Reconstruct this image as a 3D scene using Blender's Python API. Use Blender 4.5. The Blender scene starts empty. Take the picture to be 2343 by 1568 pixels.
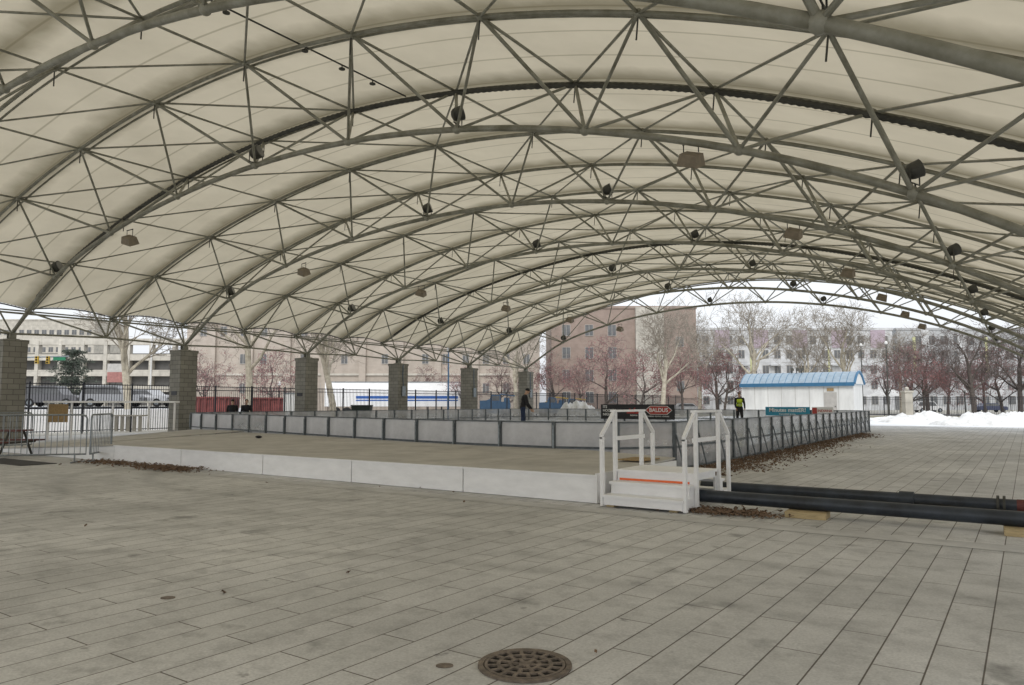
import bpy, math, random
from math import sin, cos, pi, radians, atan2, sqrt
from mathutils import Vector, Matrix, noise
random.seed(7)
scene = bpy.context.scene
COL = scene.collection
TH = radians(34.7); ST, CT = sin(TH), cos(TH)
EYE = 1.5
def at(px, d, z=0.0):
    lat = (px-1171.5)/1700*d
    return Vector((-ST*d+CT*lat, CT*d+ST*lat, z))
ORD = ['nearest','second nearest','third nearest','fourth nearest','fifth nearest','sixth nearest','seventh nearest','eighth nearest']
def ordn(i):
    i += 1
    s = 'th' if 10 <= i % 100 <= 20 else {1:'st',2:'nd',3:'rd'}.get(i % 10, 'th')
    return f'{i}{s}'

# ------------------------------------------------------------ materials
def mat(name, col, rough=0.7, metal=0.0, var=0.12, scale=3.0, bump=0.0, bscale=40.0, col2=None, alpha=1.0, trans=0.0, stretch=None, detail=6):
    m = bpy.data.materials.new(name); m.use_nodes = True
    nt = m.node_tree; nt.nodes.clear(); L = nt.links
    out = nt.nodes.new('ShaderNodeOutputMaterial'); b = nt.nodes.new('ShaderNodeBsdfPrincipled')
    tc = nt.nodes.new('ShaderNodeTexCoord'); mp = nt.nodes.new('ShaderNodeMapping')
    L.new(tc.outputs['Object'], mp.inputs[0])
    if stretch: mp.inputs['Scale'].default_value = stretch
    n = nt.nodes.new('ShaderNodeTexNoise'); n.inputs['Scale'].default_value = scale; n.inputs['Detail'].default_value = detail
    n.inputs['Roughness'].default_value = 0.65
    L.new(mp.outputs[0], n.inputs['Vector'])
    r = nt.nodes.new('ShaderNodeValToRGB')
    c2 = col2 if col2 else tuple(max(0, c*(1-var*1.6)) for c in col)
    r.color_ramp.elements[0].position = 0.3; r.color_ramp.elements[1].position = 0.72
    r.color_ramp.elements[0].color = (*c2, 1)
    r.color_ramp.elements[1].color = (*[min(1, c*(1+var*.6)) for c in col], 1)
    L.new(n.outputs['Fac'], r.inputs[0]); L.new(r.outputs[0], b.inputs['Base Color'])
    b.inputs['Roughness'].default_value = rough; b.inputs['Metallic'].default_value = metal
    if bump:
        n2 = nt.nodes.new('ShaderNodeTexNoise'); n2.inputs['Scale'].default_value = bscale; n2.inputs['Detail'].default_value = 4
        L.new(tc.outputs['Object'], n2.inputs['Vector'])
        bp = nt.nodes.new('ShaderNodeBump'); bp.inputs['Strength'].default_value = bump; bp.inputs['Distance'].default_value = 0.02
        L.new(n2.outputs['Fac'], bp.inputs['Height']); L.new(bp.outputs[0], b.inputs['Normal'])
    if alpha < 1: b.inputs['Alpha'].default_value = alpha
    L.new(b.outputs[0], out.inputs[0])
    return m

M = {}
M['steel'] = mat('weathered_steel_paint', (.29,.29,.25), .5, .2, .3, 2.5, col2=(.15,.145,.105))
M['steel_dark'] = mat('dark_steel', (.07,.07,.06), .6, .2, .3, 4)
M['galv'] = mat('galvanised_metal', (.30,.33,.35), .42, .6, .25, 8)
M['board_frame'] = mat('board_frame_metal', (.14,.16,.17), .5, .3, .35, 6)
M['white_panel'] = mat('white_translucent_panel', (.64,.645,.67), .4, 0, .14, 2.6, col2=(.48,.485,.51))
M['white_paint'] = mat('white_painted_wood', (.94,.94,.95), .55, 0, .06, 2.2, bump=.15, bscale=30, stretch=(1,1,3))
M['dirty_white'] = mat('dirty_white_metal', (.74,.74,.72), .5, 0, .14, 1.2, stretch=(1,1,.3))
M['deck'] = mat('grey_plywood_deck', (.54,.52,.485), .85, 0, .2, 1.3, bump=.25, bscale=25, col2=(.41,.395,.365))
M['wood'] = mat('raw_lumber', (.55,.43,.24), .8, 0, .25, 5, stretch=(1,6,6))
M['osb'] = mat('osb_board', (.42,.29,.14), .85, 0, .35, 25)
M['orange'] = mat('orange_spray_paint', (.95,.2,.06), .7, 0, .1, 20)
M['pipe'] = mat('dark_plastic_pipe', (.035,.045,.06), .38, 0, .4, 3)
M['black_metal'] = mat('black_metal', (.02,.022,.028), .5, .3, .2, 5)
M['rust'] = mat('rusty_cast_iron', (.25,.205,.165), .75, .3, .4, 18, bump=.6, bscale=90, col2=(.11,.092,.075))
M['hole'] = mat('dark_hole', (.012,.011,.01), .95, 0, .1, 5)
M['garage_shade'] = mat('garage_interior_shade', (.12,.117,.112), .95, 0, .3, .3)
M['black'] = mat('black_sign_face', (.012,.012,.014), .45, 0, .1, 4)
M['sign_white'] = mat('white_lettering', (.8,.8,.8), .5, 0, .03, 4)
M['sign_red'] = mat('red_sign_paint', (.42,.05,.04), .5, 0, .05, 4)
M['hazed_red'] = mat('hazed_red_panel', (.36,.16,.14), .6, 0, .2, 4)  # red dulled towards grey, distance haze put into the colour
M['teal'] = mat('teal_banner', (.03,.27,.42), .5, 0, .05, 4)
M['blue_roof'] = mat('blue_metal_roof', (.33,.42,.5), .45, .1, .12, 3)
M['blue_trim'] = mat('blue_roof_trim', (.05,.17,.31), .4, .1, .12, 3)
M['ice'] = mat('ice_sheet', (.8,.84,.87), .12, 0, .04, 1)
M['snow'] = mat('snow_cover', (.84,.86,.88), .8, 0, .1, .6, bump=.4, bscale=6)
M['dirty_snow'] = mat('dirty_snow_bank', (.82,.83,.84), .85, 0, .2, 2.5, bump=.6, bscale=6, col2=(.58,.58,.57))
M['glass'] = mat('window_glass_dark', (.17,.175,.18), .2, 0, .4, .4)  # lightened glass, the lower contrast stands for distance haze
M['frame_pale'] = mat('pale_window_frame', (.46,.44,.41), .6)
M['rubber'] = mat('tyre_rubber', (.02,.02,.02), .85)
M['red_paint'] = mat('red_painted_steel', (.26,.07,.065), .6, 0, .35, 2)
M['dark_red'] = mat('dark_red_planks', (.13,.035,.03), .6, 0, .35, 2)
M['blue_paint'] = mat('blue_painted_machine', (.05,.12,.22), .45, 0, .2, 3)
M['stripe_blue'] = mat('blue_stripe_paint', (.02,.12,.45), .45, 0, .05, 3)
M['yellow_paint'] = mat('yellow_paint', (.55,.36,.04), .5, 0, .2, 3)
M['green_bin'] = mat('dark_green_plastic', (.02,.035,.028), .5, 0, .2, 3)
M['bark_pale'] = mat('sycamore_bark', (.5,.46,.37), .9, 0, .3, 3, col2=(.27,.235,.18), bump=.4, bscale=12)
M['twig_pale'] = mat('pale_twigs', (.34,.3,.25), .9, 0, .3, 3)
M['bark_dark'] = mat('dark_bark', (.12,.1,.088), .9, 0, .3, 6, bump=.5, bscale=15)
M['twig_dark'] = mat('dark_twigs', (.16,.13,.118), .9, 0, .3, 3)
M['twig_red'] = mat('reddish_twigs', (.22,.16,.15), .9, 0, .3, 3)
M['berries'] = mat('red_crabapple_fruit', (.3,.13,.13), .8, 0, .3, 2, col2=(.2,.1,.1))
M['needles'] = mat('pine_needles', (.085,.105,.08), .9, 0, .4, 2)
M['leaf'] = mat('fallen_brown_leaves', (.21,.135,.085), .85, 0, .4, 14, col2=(.07,.045,.03))
M['skin'] = mat('skin', (.5,.31,.22), .55, 0, .06, 8)
M['hair'] = mat('dark_hair', (.03,.02,.015), .7, 0, .2, 20)
M['coat_black'] = mat('black_fabric', (.018,.018,.022), .85, 0, .25, 8)
M['mat_grey'] = mat('worn_rubber_mat', (.06,.058,.055), .9, 0, .3, 4)
M['denim'] = mat('blue_denim', (.022,.038,.09), .85, 0, .25, 12)
M['vest'] = mat('hi_vis_yellow', (.62,.8,.05), .7, 0, .08, 8)
M['lamp_beige'] = mat('beige_lamp_housing', (.27,.225,.165), .6, 0, .25, 4)
M['lens'] = mat('dull_lamp_lens', (.2,.2,.19), .25)
M['grass'] = mat('winter_grass', (.27,.26,.18), .95, 0, .3, .7, bump=.5, bscale=20, col2=(.18,.16,.12))
M['asphalt'] = mat('asphalt', (.14,.14,.142), .9, 0, .2, 2)
M['ground'] = mat('winter_ground', (.4,.39,.36), .95, 0, .25, .08, col2=(.28,.265,.22))
def clear_mat():
    m = bpy.data.materials.new('clear_polycarbonate'); m.use_nodes = True
    nt = m.node_tree; nt.nodes.clear(); L = nt.links
    out = nt.nodes.new('ShaderNodeOutputMaterial'); mx = nt.nodes.new('ShaderNodeMixShader')
    t = nt.nodes.new('ShaderNodeBsdfTransparent'); t.inputs[0].default_value = (.9,.91,.92,1)
    p = nt.nodes.new('ShaderNodeBsdfPrincipled'); p.inputs['Base Color'].default_value = (.6,.605,.62,1); p.inputs['Roughness'].default_value = .2
    n = nt.nodes.new('ShaderNodeTexNoise'); n.inputs['Scale'].default_value = 2.5; n.inputs['Detail'].default_value = 5
    tc = nt.nodes.new('ShaderNodeTexCoord'); L.new(tc.outputs['Object'], n.inputs['Vector'])
    mr = nt.nodes.new('ShaderNodeMapRange'); mr.inputs[1].default_value = .3; mr.inputs[2].default_value = .7; mr.inputs[3].default_value = .3; mr.inputs[4].default_value = .6
    L.new(n.outputs['Fac'], mr.inputs[0]); L.new(mr.outputs[0], mx.inputs[0])
    L.new(t.outputs[0], mx.inputs[1]); L.new(p.outputs[0], mx.inputs[2]); L.new(mx.outputs[0], out.inputs[0])
    return m
M['clear'] = clear_mat()

def brick_mat(name, c1, c2, mortar, bw, bh, ms=.01, bias=0, rough=.85, bump=.3, big=.25):
    m = bpy.data.materials.new(name); m.use_nodes = True
    nt = m.node_tree; L = nt.links; b = nt.nodes['Principled BSDF']
    tc = nt.nodes.new('ShaderNodeTexCoord'); sp = nt.nodes.new('ShaderNodeSeparateXYZ'); L.new(tc.outputs['Object'], sp.inputs[0])
    ad = nt.nodes.new('ShaderNodeMath'); ad.operation = 'ADD'; L.new(sp.outputs[0], ad.inputs[0]); L.new(sp.outputs[1], ad.inputs[1])
    cb = nt.nodes.new('ShaderNodeCombineXYZ'); L.new(ad.outputs[0], cb.inputs[0]); L.new(sp.outputs[2], cb.inputs[1])
    br = nt.nodes.new('ShaderNodeTexBrick'); L.new(cb.outputs[0], br.inputs['Vector'])
    br.inputs['Color1'].default_value = (*c1,1); br.inputs['Color2'].default_value = (*c2,1); br.inputs['Mortar'].default_value = (*mortar,1)
    br.inputs['Scale'].default_value = 1; br.inputs['Mortar Size'].default_value = ms; br.inputs['Mortar Smooth'].default_value = .1
    br.inputs['Brick Width'].default_value = bw; br.inputs['Row Height'].default_value = bh; br.inputs['Bias'].default_value = bias
    n = nt.nodes.new('ShaderNodeTexNoise'); n.inputs['Scale'].default_value = .9; n.inputs['Detail'].default_value = 7; L.new(tc.outputs['Object'], n.inputs['Vector'])
    mr = nt.nodes.new('ShaderNodeMapRange'); mr.inputs[1].default_value = .3; mr.inputs[2].default_value = .7; mr.inputs[3].default_value = 1-big; mr.inputs[4].default_value = 1+big*.4
    L.new(n.outputs['Fac'], mr.inputs[0])
    mx = nt.nodes.new('ShaderNodeMix'); mx.data_type = 'RGBA'; mx.blend_type = 'MULTIPLY'; mx.inputs[0].default_value = 1
    L.new(br.outputs['Color'], mx.inputs[6]); L.new(mr.outputs[0], mx.inputs[7]); L.new(mx.outputs[2], b.inputs['Base Color'])
    b.inputs['Roughness'].default_value = rough
    bp = nt.nodes.new('ShaderNodeBump'); bp.inputs['Strength'].default_value = bump; bp.inputs['Distance'].default_value = .01; bp.invert = True
    L.new(br.outputs['Fac'], bp.inputs['Height']); L.new(bp.outputs[0], b.inputs['Normal'])
    return m
M['block'] = brick_mat('split_face_block', (.31,.3,.26), (.25,.24,.21), (.13,.125,.11), .4, .2, .01, bump=.6)
M['brick_brown'] = brick_mat('brown_brick', (.35,.27,.23), (.32,.245,.205), (.34,.285,.25), .5, .18, .012, big=.15)  # brown raised towards sky white, haze painted into the brick colour
M['brick_tan'] = brick_mat('tan_brick', (.46,.4,.345), (.43,.37,.315), (.44,.4,.35), .5, .18, .012, big=.15)  # tan made paler, haze of distance mixed into the colour
M['beige_panel'] = brick_mat('beige_concrete_panel', (.55,.52,.46), (.52,.49,.43), (.4,.38,.33), 3, 1.5, .03)
M['grey_panel'] = brick_mat('pale_cladding', (.62,.63,.64), (.58,.59,.6), (.5,.5,.51), 2, 1.6, .03)
M['purple_panel'] = mat('mauve_cladding', (.45,.37,.43), .7)  # mauve muted and lightened, haze held in the colour
M['yellow_panel'] = mat('lime_cladding', (.58,.59,.32), .7)  # lime greyed and lightened to paint in distance haze
M['dark_panel'] = mat('grey_cladding', (.46,.47,.48), .7)

def paving_mat():
    m = bpy.data.materials.new('concrete_plank_paving'); m.use_nodes = True
    nt = m.node_tree; L = nt.links; b = nt.nodes['Principled BSDF']
    tc = nt.nodes.new('ShaderNodeTexCoord'); sp = nt.nodes.new('ShaderNodeSeparateXYZ'); L.new(tc.outputs['Object'], sp.inputs[0])
    cb = nt.nodes.new('ShaderNodeCombineXYZ'); L.new(sp.outputs[1], cb.inputs[0]); L.new(sp.outputs[0], cb.inputs[1])
    br = nt.nodes.new('ShaderNodeTexBrick'); L.new(cb.outputs[0], br.inputs['Vector'])
    br.inputs['Color1'].default_value = (.665,.66,.645,1); br.inputs['Color2'].default_value = (.6,.597,.58,1); br.inputs['Mortar'].default_value = (.14,.12,.1,1)
    br.inputs['Scale'].default_value = 1; br.inputs['Mortar Size'].default_value = .0056; br.inputs['Mortar Smooth'].default_value = .3
    br.inputs['Brick Width'].default_value = 1.2; br.inputs['Row Height'].default_value = .27
    def nz(scale, det, rough=.6):
        n = nt.nodes.new('ShaderNodeTexNoise'); n.inputs['Scale'].default_value = scale; n.inputs['Detail'].default_value = det; n.inputs['Roughness'].default_value = rough
        L.new(tc.outputs['Object'], n.inputs['Vector']); return n
    def ramp(src, a, bb, lo, hi):
        mr = nt.nodes.new('ShaderNodeMapRange'); mr.inputs[1].default_value = a; mr.inputs[2].default_value = bb; mr.inputs[3].default_value = lo; mr.inputs[4].default_value = hi
        L.new(src, mr.inputs[0]); return mr.outputs[0]
    def mul(a, bb):
        mx = nt.nodes.new('ShaderNodeMix'); mx.data_type = 'RGBA'; mx.blend_type = 'MULTIPLY'; mx.inputs[0].default_value = 1
        L.new(a, mx.inputs[6]); L.new(bb, mx.inputs[7]); return mx.outputs[2]
    def mth(op, a, v):
        n = nt.nodes.new('ShaderNodeMath'); n.operation = op; L.new(a, n.inputs[0])
        if isinstance(v, (int, float)): n.inputs[1].default_value = v
        else: L.new(v, n.inputs[1])
        return n.outputs[0]
    c = mul(br.outputs['Color'], ramp(nz(.35,8,.62).outputs['Fac'], .32,.68,.72,1.1))
    c = mul(c, ramp(nz(2.6,7,.72).outputs['Fac'], .32,.52,.76,1.03))
    c = mul(c, ramp(nz(60,3,.6).outputs['Fac'], .3,.7,.84,1.1))
    c = mul(c, ramp(nz(1.7,4,.55).outputs['Fac'], .28,.38,.58,1.0))
    c = mul(c, ramp(nz(7,3,.5).outputs['Fac'], .25,.31,.58,1.0))
    # curved tyre tracks: arcs worn into the paving
    wob = nz(1.2,4).outputs['Fac']
    for cx, cy, R_, w_ in ((-11.5,13.5,6.1,.11),(-11.5,13.5,7.6,.12),(-3.0,-1.5,7.2,.10),(-3.0,-1.5,8.7,.11),(-15,2,4.4,.1)):
        vd = nt.nodes.new('ShaderNodeVectorMath'); vd.operation = 'DISTANCE'; L.new(tc.outputs['Object'], vd.inputs[0]); vd.inputs[1].default_value = (cx,cy,0)
        dd = mth('ABSOLUTE', mth('SUBTRACT', vd.outputs['Value'], R_), 0)
        dd = mth('ADD', dd, mth('MULTIPLY', mth('SUBTRACT', wob, .45), .35))
        c = mul(c, ramp(dd, w_*.4, w_*2.2, .85, 1.0))
    L.new(c, b.inputs['Base Color'])
    L.new(ramp(nz(.8,4).outputs['Fac'], .3,.7,.5,.85), b.inputs['Roughness'])
    bp = nt.nodes.new('ShaderNodeBump'); bp.inputs['Strength'].default_value = .5; bp.inputs['Distance'].default_value = .006; bp.invert = True
    L.new(br.outputs['Fac'], bp.inputs['Height'])
    bp2 = nt.nodes.new('ShaderNodeBump'); bp2.inputs['Strength'].default_value = .25; bp2.inputs['Distance'].default_value = .004
    L.new(nz(120,3).outputs['Fac'], bp2.inputs['Height']); L.new(bp.outputs[0], bp2.inputs['Normal']); L.new(bp2.outputs[0], b.inputs['Normal'])
    return m
M['paving'] = paving_mat()

def fabric_mat():
    m = bpy.data.materials.new('cream_tensile_fabric'); m.use_nodes = True
    nt = m.node_tree; nt.nodes.clear(); L = nt.links
    out = nt.nodes.new('ShaderNodeOutputMaterial'); mx = nt.nodes.new('ShaderNodeMixShader'); mx.inputs[0].default_value = .36
    d = nt.nodes.new('ShaderNodeBsdfDiffuse'); t = nt.nodes.new('ShaderNodeBsdfTranslucent')
    tc = nt.nodes.new('ShaderNodeTexCoord'); sp = nt.nodes.new('ShaderNodeSeparateXYZ'); L.new(tc.outputs['Object'], sp.inputs[0])
    def mth(op, a, bv=None, c=None):
        n = nt.nodes.new('ShaderNodeMath'); n.operation = op
        for i, v in enumerate((a, bv, c)):
            if v is None: continue
            if isinstance(v, (int, float)): n.inputs[i].default_value = v
            else: L.new(v, n.inputs[i])
        return n.outputs[0]
    def mr(src, a, bb, lo, hi):
        n = nt.nodes.new('ShaderNodeMapRange'); n.inputs[1].default_value = a; n.inputs[2].default_value = bb; n.inputs[3].default_value = lo; n.inputs[4].default_value = hi
        L.new(src, n.inputs[0]); return n.outputs[0]
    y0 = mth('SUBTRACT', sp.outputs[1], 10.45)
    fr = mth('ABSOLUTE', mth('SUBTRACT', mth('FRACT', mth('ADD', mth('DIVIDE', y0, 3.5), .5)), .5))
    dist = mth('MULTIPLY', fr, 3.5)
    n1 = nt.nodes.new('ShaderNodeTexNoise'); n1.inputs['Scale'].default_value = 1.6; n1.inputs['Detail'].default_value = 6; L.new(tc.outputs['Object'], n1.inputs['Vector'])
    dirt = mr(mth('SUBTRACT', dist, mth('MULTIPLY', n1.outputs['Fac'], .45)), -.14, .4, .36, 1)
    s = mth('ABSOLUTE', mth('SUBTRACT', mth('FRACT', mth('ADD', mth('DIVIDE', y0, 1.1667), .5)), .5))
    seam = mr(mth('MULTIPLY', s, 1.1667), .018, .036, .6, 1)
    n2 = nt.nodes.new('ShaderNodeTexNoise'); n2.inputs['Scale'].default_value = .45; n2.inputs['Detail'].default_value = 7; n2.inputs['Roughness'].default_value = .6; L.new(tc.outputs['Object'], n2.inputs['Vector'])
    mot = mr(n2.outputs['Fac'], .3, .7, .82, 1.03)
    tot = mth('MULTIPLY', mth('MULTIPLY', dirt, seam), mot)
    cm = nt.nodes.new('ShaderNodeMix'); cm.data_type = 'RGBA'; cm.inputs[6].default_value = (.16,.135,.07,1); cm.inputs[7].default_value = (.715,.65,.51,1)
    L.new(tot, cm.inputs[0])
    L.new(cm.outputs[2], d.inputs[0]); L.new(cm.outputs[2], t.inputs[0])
    L.new(d.outputs[0], mx.inputs[1]); L.new(t.outputs[0], mx.inputs[2]); L.new(mx.outputs[0], out.inputs[0])
    return m
M['fabric'] = fabric_mat()

# ------------------------------------------------------------ mesh builder
class MB:
    def __init__(s): s.v = []; s.f = []
    def box(s, x0,x1,y0,y1,z0,z1, R=None):
        b = len(s.v)
        P = [(x0,y0,z0),(x1,y0,z0),(x1,y1,z0),(x0,y1,z0),(x0,y0,z1),(x1,y0,z1),(x1,y1,z1),(x0,y1,z1)]
        if R: P = [tuple(R @ Vector(p)) for p in P]
        s.v += P
        s.f += [tuple(b+i for i in q) for q in ((0,3,2,1),(4,5,6,7),(0,1,5,4),(1,2,6,5),(2,3,7,6),(3,0,4,7))]
        return s
    def quad(s, *p):
        b = len(s.v); s.v += [tuple(q) for q in p]; s.f.append(tuple(range(b, b+len(p)))); return s
    def path(s, pts, r, n=8, caps=True, squash=1.0):
        pts = [Vector(p) for p in pts]; k = len(pts)
        rs = r if isinstance(r, (list, tuple)) else [r]*k
        b = len(s.v); t0 = (pts[1]-pts[0]).normalized()
        a = t0.cross(Vector((0,0,1)))
        if a.length < .05: a = t0.cross(Vector((1,0,0)))
        a.normalize()
        for i in range(k):
            t = (pts[min(i+1,k-1)]-pts[max(i-1,0)])
            t = t.normalized() if t.length > 1e-9 else t0
            a = (a - t*a.dot(t)); a = a.normalized() if a.length > 1e-6 else t.orthogonal().normalized()
            c = t.cross(a)
            for j in range(n):
                q = 2*pi*j/n
                s.v.append(tuple(pts[i] + a*(cos(q)*rs[i]) + c*(sin(q)*rs[i]*squash)))
        for i in range(k-1):
            for j in range(n):
                j2 = (j+1) % n
                s.f.append((b+i*n+j, b+i*n+j2, b+(i+1)*n+j2, b+(i+1)*n+j))
        if caps:
            s.f.append(tuple(b+j for j in range(n-1,-1,-1))); s.f.append(tuple(b+(k-1)*n+j for j in range(n)))
        return s
    def tube(s, p0, p1, r, r1=None, n=8): return s.path([p0,p1],[r, r if r1 is None else r1], n)
    def ball(s, c, r, nu=12, nv=8, R=None):
        if not isinstance(r, (tuple, list)): r = (r,r,r)
        b = len(s.v); c = Vector(c)
        def put(x,y,z):
            q = Vector((x*r[0], y*r[1], z*r[2]))
            if R: q = R @ q
            s.v.append(tuple(c+q))
        put(0,0,-1)
        for i in range(1,nv):
            ph = -pi/2+pi*i/nv
            for j in range(nu): put(cos(ph)*cos(2*pi*j/nu), cos(ph)*sin(2*pi*j/nu), sin(ph))
        put(0,0,1); top = len(s.v)-1
        for j in range(nu):
            j2 = (j+1)%nu
            s.f.append((b, b+1+j2, b+1+j)); s.f.append((top, b+1+(nv-2)*nu+j, b+1+(nv-2)*nu+j2))
            for i in range(nv-2):
                s.f.append((b+1+i*nu+j, b+1+i*nu+j2, b+1+(i+1)*nu+j2, b+1+(i+1)*nu+j))
        return s
    def prism(s, poly, a0, a1, axis='y'):
        b = len(s.v); n = len(poly)
        def mk(u,v,a): return (u,a,v) if axis=='y' else ((a,u,v) if axis=='x' else (u,v,a))
        s.v += [mk(u,v,a0) for u,v in poly] + [mk(u,v,a1) for u,v in poly]
        s.f.append(tuple(b+i for i in range(n))); s.f.append(tuple(b+n+i for i in range(n-1,-1,-1)))
        for i in range(n):
            j = (i+1)%n; s.f.append((b+j, b+i, b+n+i, b+n+j))
        return s
    def ring(s, r0, r1, z0, z1, n=40, c=(0,0)):
        b = len(s.v)
        for i in range(n):
            a = 2*pi*i/n; ca, sa = cos(a), sin(a)
            for r,z in ((r0,z0),(r1,z0),(r1,z1),(r0,z1)): s.v.append((c[0]+r*ca, c[1]+r*sa, z))
        for i in range(n):
            j = (i+1)%n
            for k in range(4):
                k2 = (k+1)%4; s.f.append((b+i*4+k, b+j*4+k, b+j*4+k2, b+i*4+k2))
        return s
    def build(s, name, m, parent=None, smooth=35, fixn=False):
        me = bpy.data.meshes.new(name); me.from_pydata(s.v, [], s.f); me.update()
        if fixn:
            import bmesh
            bm = bmesh.new(); bm.from_mesh(me); bmesh.ops.recalc_face_normals(bm, faces=bm.faces); bm.to_mesh(me); bm.free()
        me.materials.append(m)
        if smooth:
            me.polygons.foreach_set('use_smooth', [True]*len(me.polygons))
            try: me.set_sharp_from_angle(angle=radians(smooth))
            except Exception: pass
        o = bpy.data.objects.new(name, me); COL.objects.link(o)
        if parent: o.parent = parent
        return o
def tag(o, label, cat=None, group=None, kind=None):
    if label: o['label'] = label
    if cat: o['category'] = cat
    if group: o['group'] = group
    if kind: o['kind'] = kind
    return o
def thing(name, label, cat, loc=(0,0,0), rz=0, group=None):
    o = bpy.data.objects.new(name, None); COL.objects.link(o); o.location = loc; o.rotation_euler = (0,0,rz)
    o.empty_display_size = .2
    return tag(o, label, cat, group)
def dup(root, loc=None, rz=None, label=None, scale=None):
    r = root.copy(); COL.objects.link(r)
    if loc is not None: r.location = loc
    if rz is not None: r.rotation_euler = (0,0,rz)
    if scale is not None: r.scale = scale
    if label: r['label'] = label
    for ch in list(root.children):
        c = ch.copy(); COL.objects.link(c); c.parent = r
        for g in list(ch.children):
            d = g.copy(); COL.objects.link(d); d.parent = c
    return r
def text(name, body, size, m, parent, loc, rz=0, align='CENTER', sx=1.0, ext=.004):
    cu = bpy.data.curves.new(name, 'FONT'); cu.body = body; cu.size = size; cu.align_x = align; cu.align_y = 'CENTER'; cu.extrude = ext
    cu.offset = size*.02
    to = bpy.data.objects.new('tmp', cu); COL.objects.link(to)
    bpy.context.view_layer.update()
    me = bpy.data.meshes.new_from_object(to.evaluated_get(bpy.context.evaluated_depsgraph_get()))
    bpy.data.objects.remove(to); me.materials.clear(); me.materials.append(m)
    o = bpy.data.objects.new(name, me); COL.objects.link(o); o.parent = parent
    o.location = loc; o.rotation_euler = (pi/2,0,rz); o.scale = (sx,1,1)
    return o

# ------------------------------------------------------------ setting
def sheet(name, pts, z, m, kind='structure'):
    o = MB().quad(*[(x,y,z) for x,y in pts]).build(name, m, smooth=0); o['kind'] = kind; return o
sheet('ground', [(-700,-300),(700,-300),(700,900),(-700,900)], 0, M['ground'])
sheet('paving', [(-36.5,-14),(30,-14),(30,56),(-36.5,56)], .004, M['paving'])
sheet('paving_border', [(-36.5,9.1),(30,9.1),(30,9.5),(-36.5,9.5)], .008, mat('plain_concrete_band', (.58,.575,.56), .8, 0, .2, 1.5))
sheet('snow_field', [(-25,58),(45,57),(60,74),(-30,84)], .008, M['snow'])
sheet('lawn', [(-37,84),(70,76),(70,95),(-37,95)], .012, M['grass'])
sheet('road', [(-80,100),(90,100),(90,112),(-80,112)], .012, M['asphalt'])
def bank():
    mb = MB(); nx, ny = 24, 30
    for j in range(ny+1):
        for i in range(nx+1):
            x = -50 - 90*i/nx; y = -30 + 82*j/ny
            h = 1.15*min(1, max(0, (-x-50)/6))*min(1, max(0, (50-y)/10))
            mb.v.append((x, y, h+.005))
    for j in range(ny):
        for i in range(nx):
            a = j*(nx+1)+i; mb.f.append((a, a+nx+1, a+nx+2, a+1))
    o = mb.build('terrain', M['snow']); o['kind'] = 'structure'
bank()
sheet('street', [(-56.5,-28),(-70,-28),(-70,38),(-56.5,38)], 1.175, M['asphalt'])

# ------------------------------------------------------------ roof profiles
BN = [(-31.4,4.1),(-28.1,5.95),(-24.4,7.03),(-20.6,7.64),(-16.9,7.9),(-13.3,7.82),(-9.9,7.4),(-6.75,6.7),(-3.8,5.74),(-1.25,4.58),(1.35,3.05)]
UN = [(-34.6,5.35),(-31.0,6.97),(-27.0,8.2),(-22.9,9.05),(-18.9,9.52),(-15.0,9.57),(-11.35,9.22),(-7.95,8.57),(-4.8,7.66),(-2.0,6.55),(.7,5.25),(3.4,3.8)]
def cr(pts, t):
    n = len(pts)-1; i = min(int(t), n-1); u = t-i
    p0, p1, p2, p3 = pts[max(i-1,0)], pts[i], pts[i+1], pts[min(i+2,n)]
    if i == 0: p0 = (2*p1[0]-p2[0], 2*p1[1]-p2[1])
    if i+2 > n: p3 = (2*p2[0]-p1[0], 2*p2[1]-p1[1])
    return tuple(.5*((2*p1[k]) + (-p0[k]+p2[k])*u + (2*p0[k]-5*p1[k]+4*p2[k]-p3[k])*u*u + (-p0[k]+3*p1[k]-3*p2[k]+p3[k])*u**3) for k in (0,1))
YK = [5.2+7.0*k for k in range(7)]; YK[0] = 6.2
def arc(pts, y, sub=5, dz=0):
    n = len(pts)-1
    return [(cr(pts, i/sub)[0], y, cr(pts, i/sub)[1]+dz) for i in range(n*sub+1)]
def U(j, y): return Vector((UN[j][0], y, UN[j][1]))
def B(j, y=0): return Vector((BN[j][0], y, BN[j][1]))
tr = thing('arch_truss', 'x', 'roof truss', (0, YK[1], 0), 0, 'steel arch trusses carrying the fabric roof')
MB().path(arc(BN,0), .068, 12).build('bottom_chord', M['steel'], tr)
for y in (-1.75, 1.75):
    MB().path(arc(UN,y), .047, 10).build('top_chord', M['steel'], tr)
    MB().path(arc(UN,y+.26,5,.06), .03, 6).build('membrane_rail', M['steel'], tr)
for j in range(11):
    for y in (-1.75, 1.75):
        for q in (j, j+1):
            MB().tube(B(j), U(q,y), .039 if (q==j) else .032, n=8).build('web_strut', M['steel'], tr)
jm = MB().ball((0,0,0), .1, 8, 6).build('node_joint', M['steel'], tr); jm.location = B(0)
def cpart(o, loc, sc=1):
    c = o.copy(); COL.objects.link(c); c.parent = tr; c.location = loc; c.scale = (sc,sc,sc); return c
for j in range(1,11): cpart(jm, B(j))
for j in range(12):
    for y in (-1.75,1.75): cpart(jm, U(j,y), .75)
hr = MB().tube((0,0,0),(-.05,.02,-.42), .015, n=6).build('hanger_rod', M['steel_dark'], tr); hr.location = U(2,-1.75)
for j in range(2,10):
    for y in (-1.75,1.75):
        if (j,y) != (2,-1.75): cpart(hr, U(j,y))
for j in range(12):
    MB().tube(U(j,-1.75), U(j,1.75), .031, n=8).build('purlin', M['steel'], tr)
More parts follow.
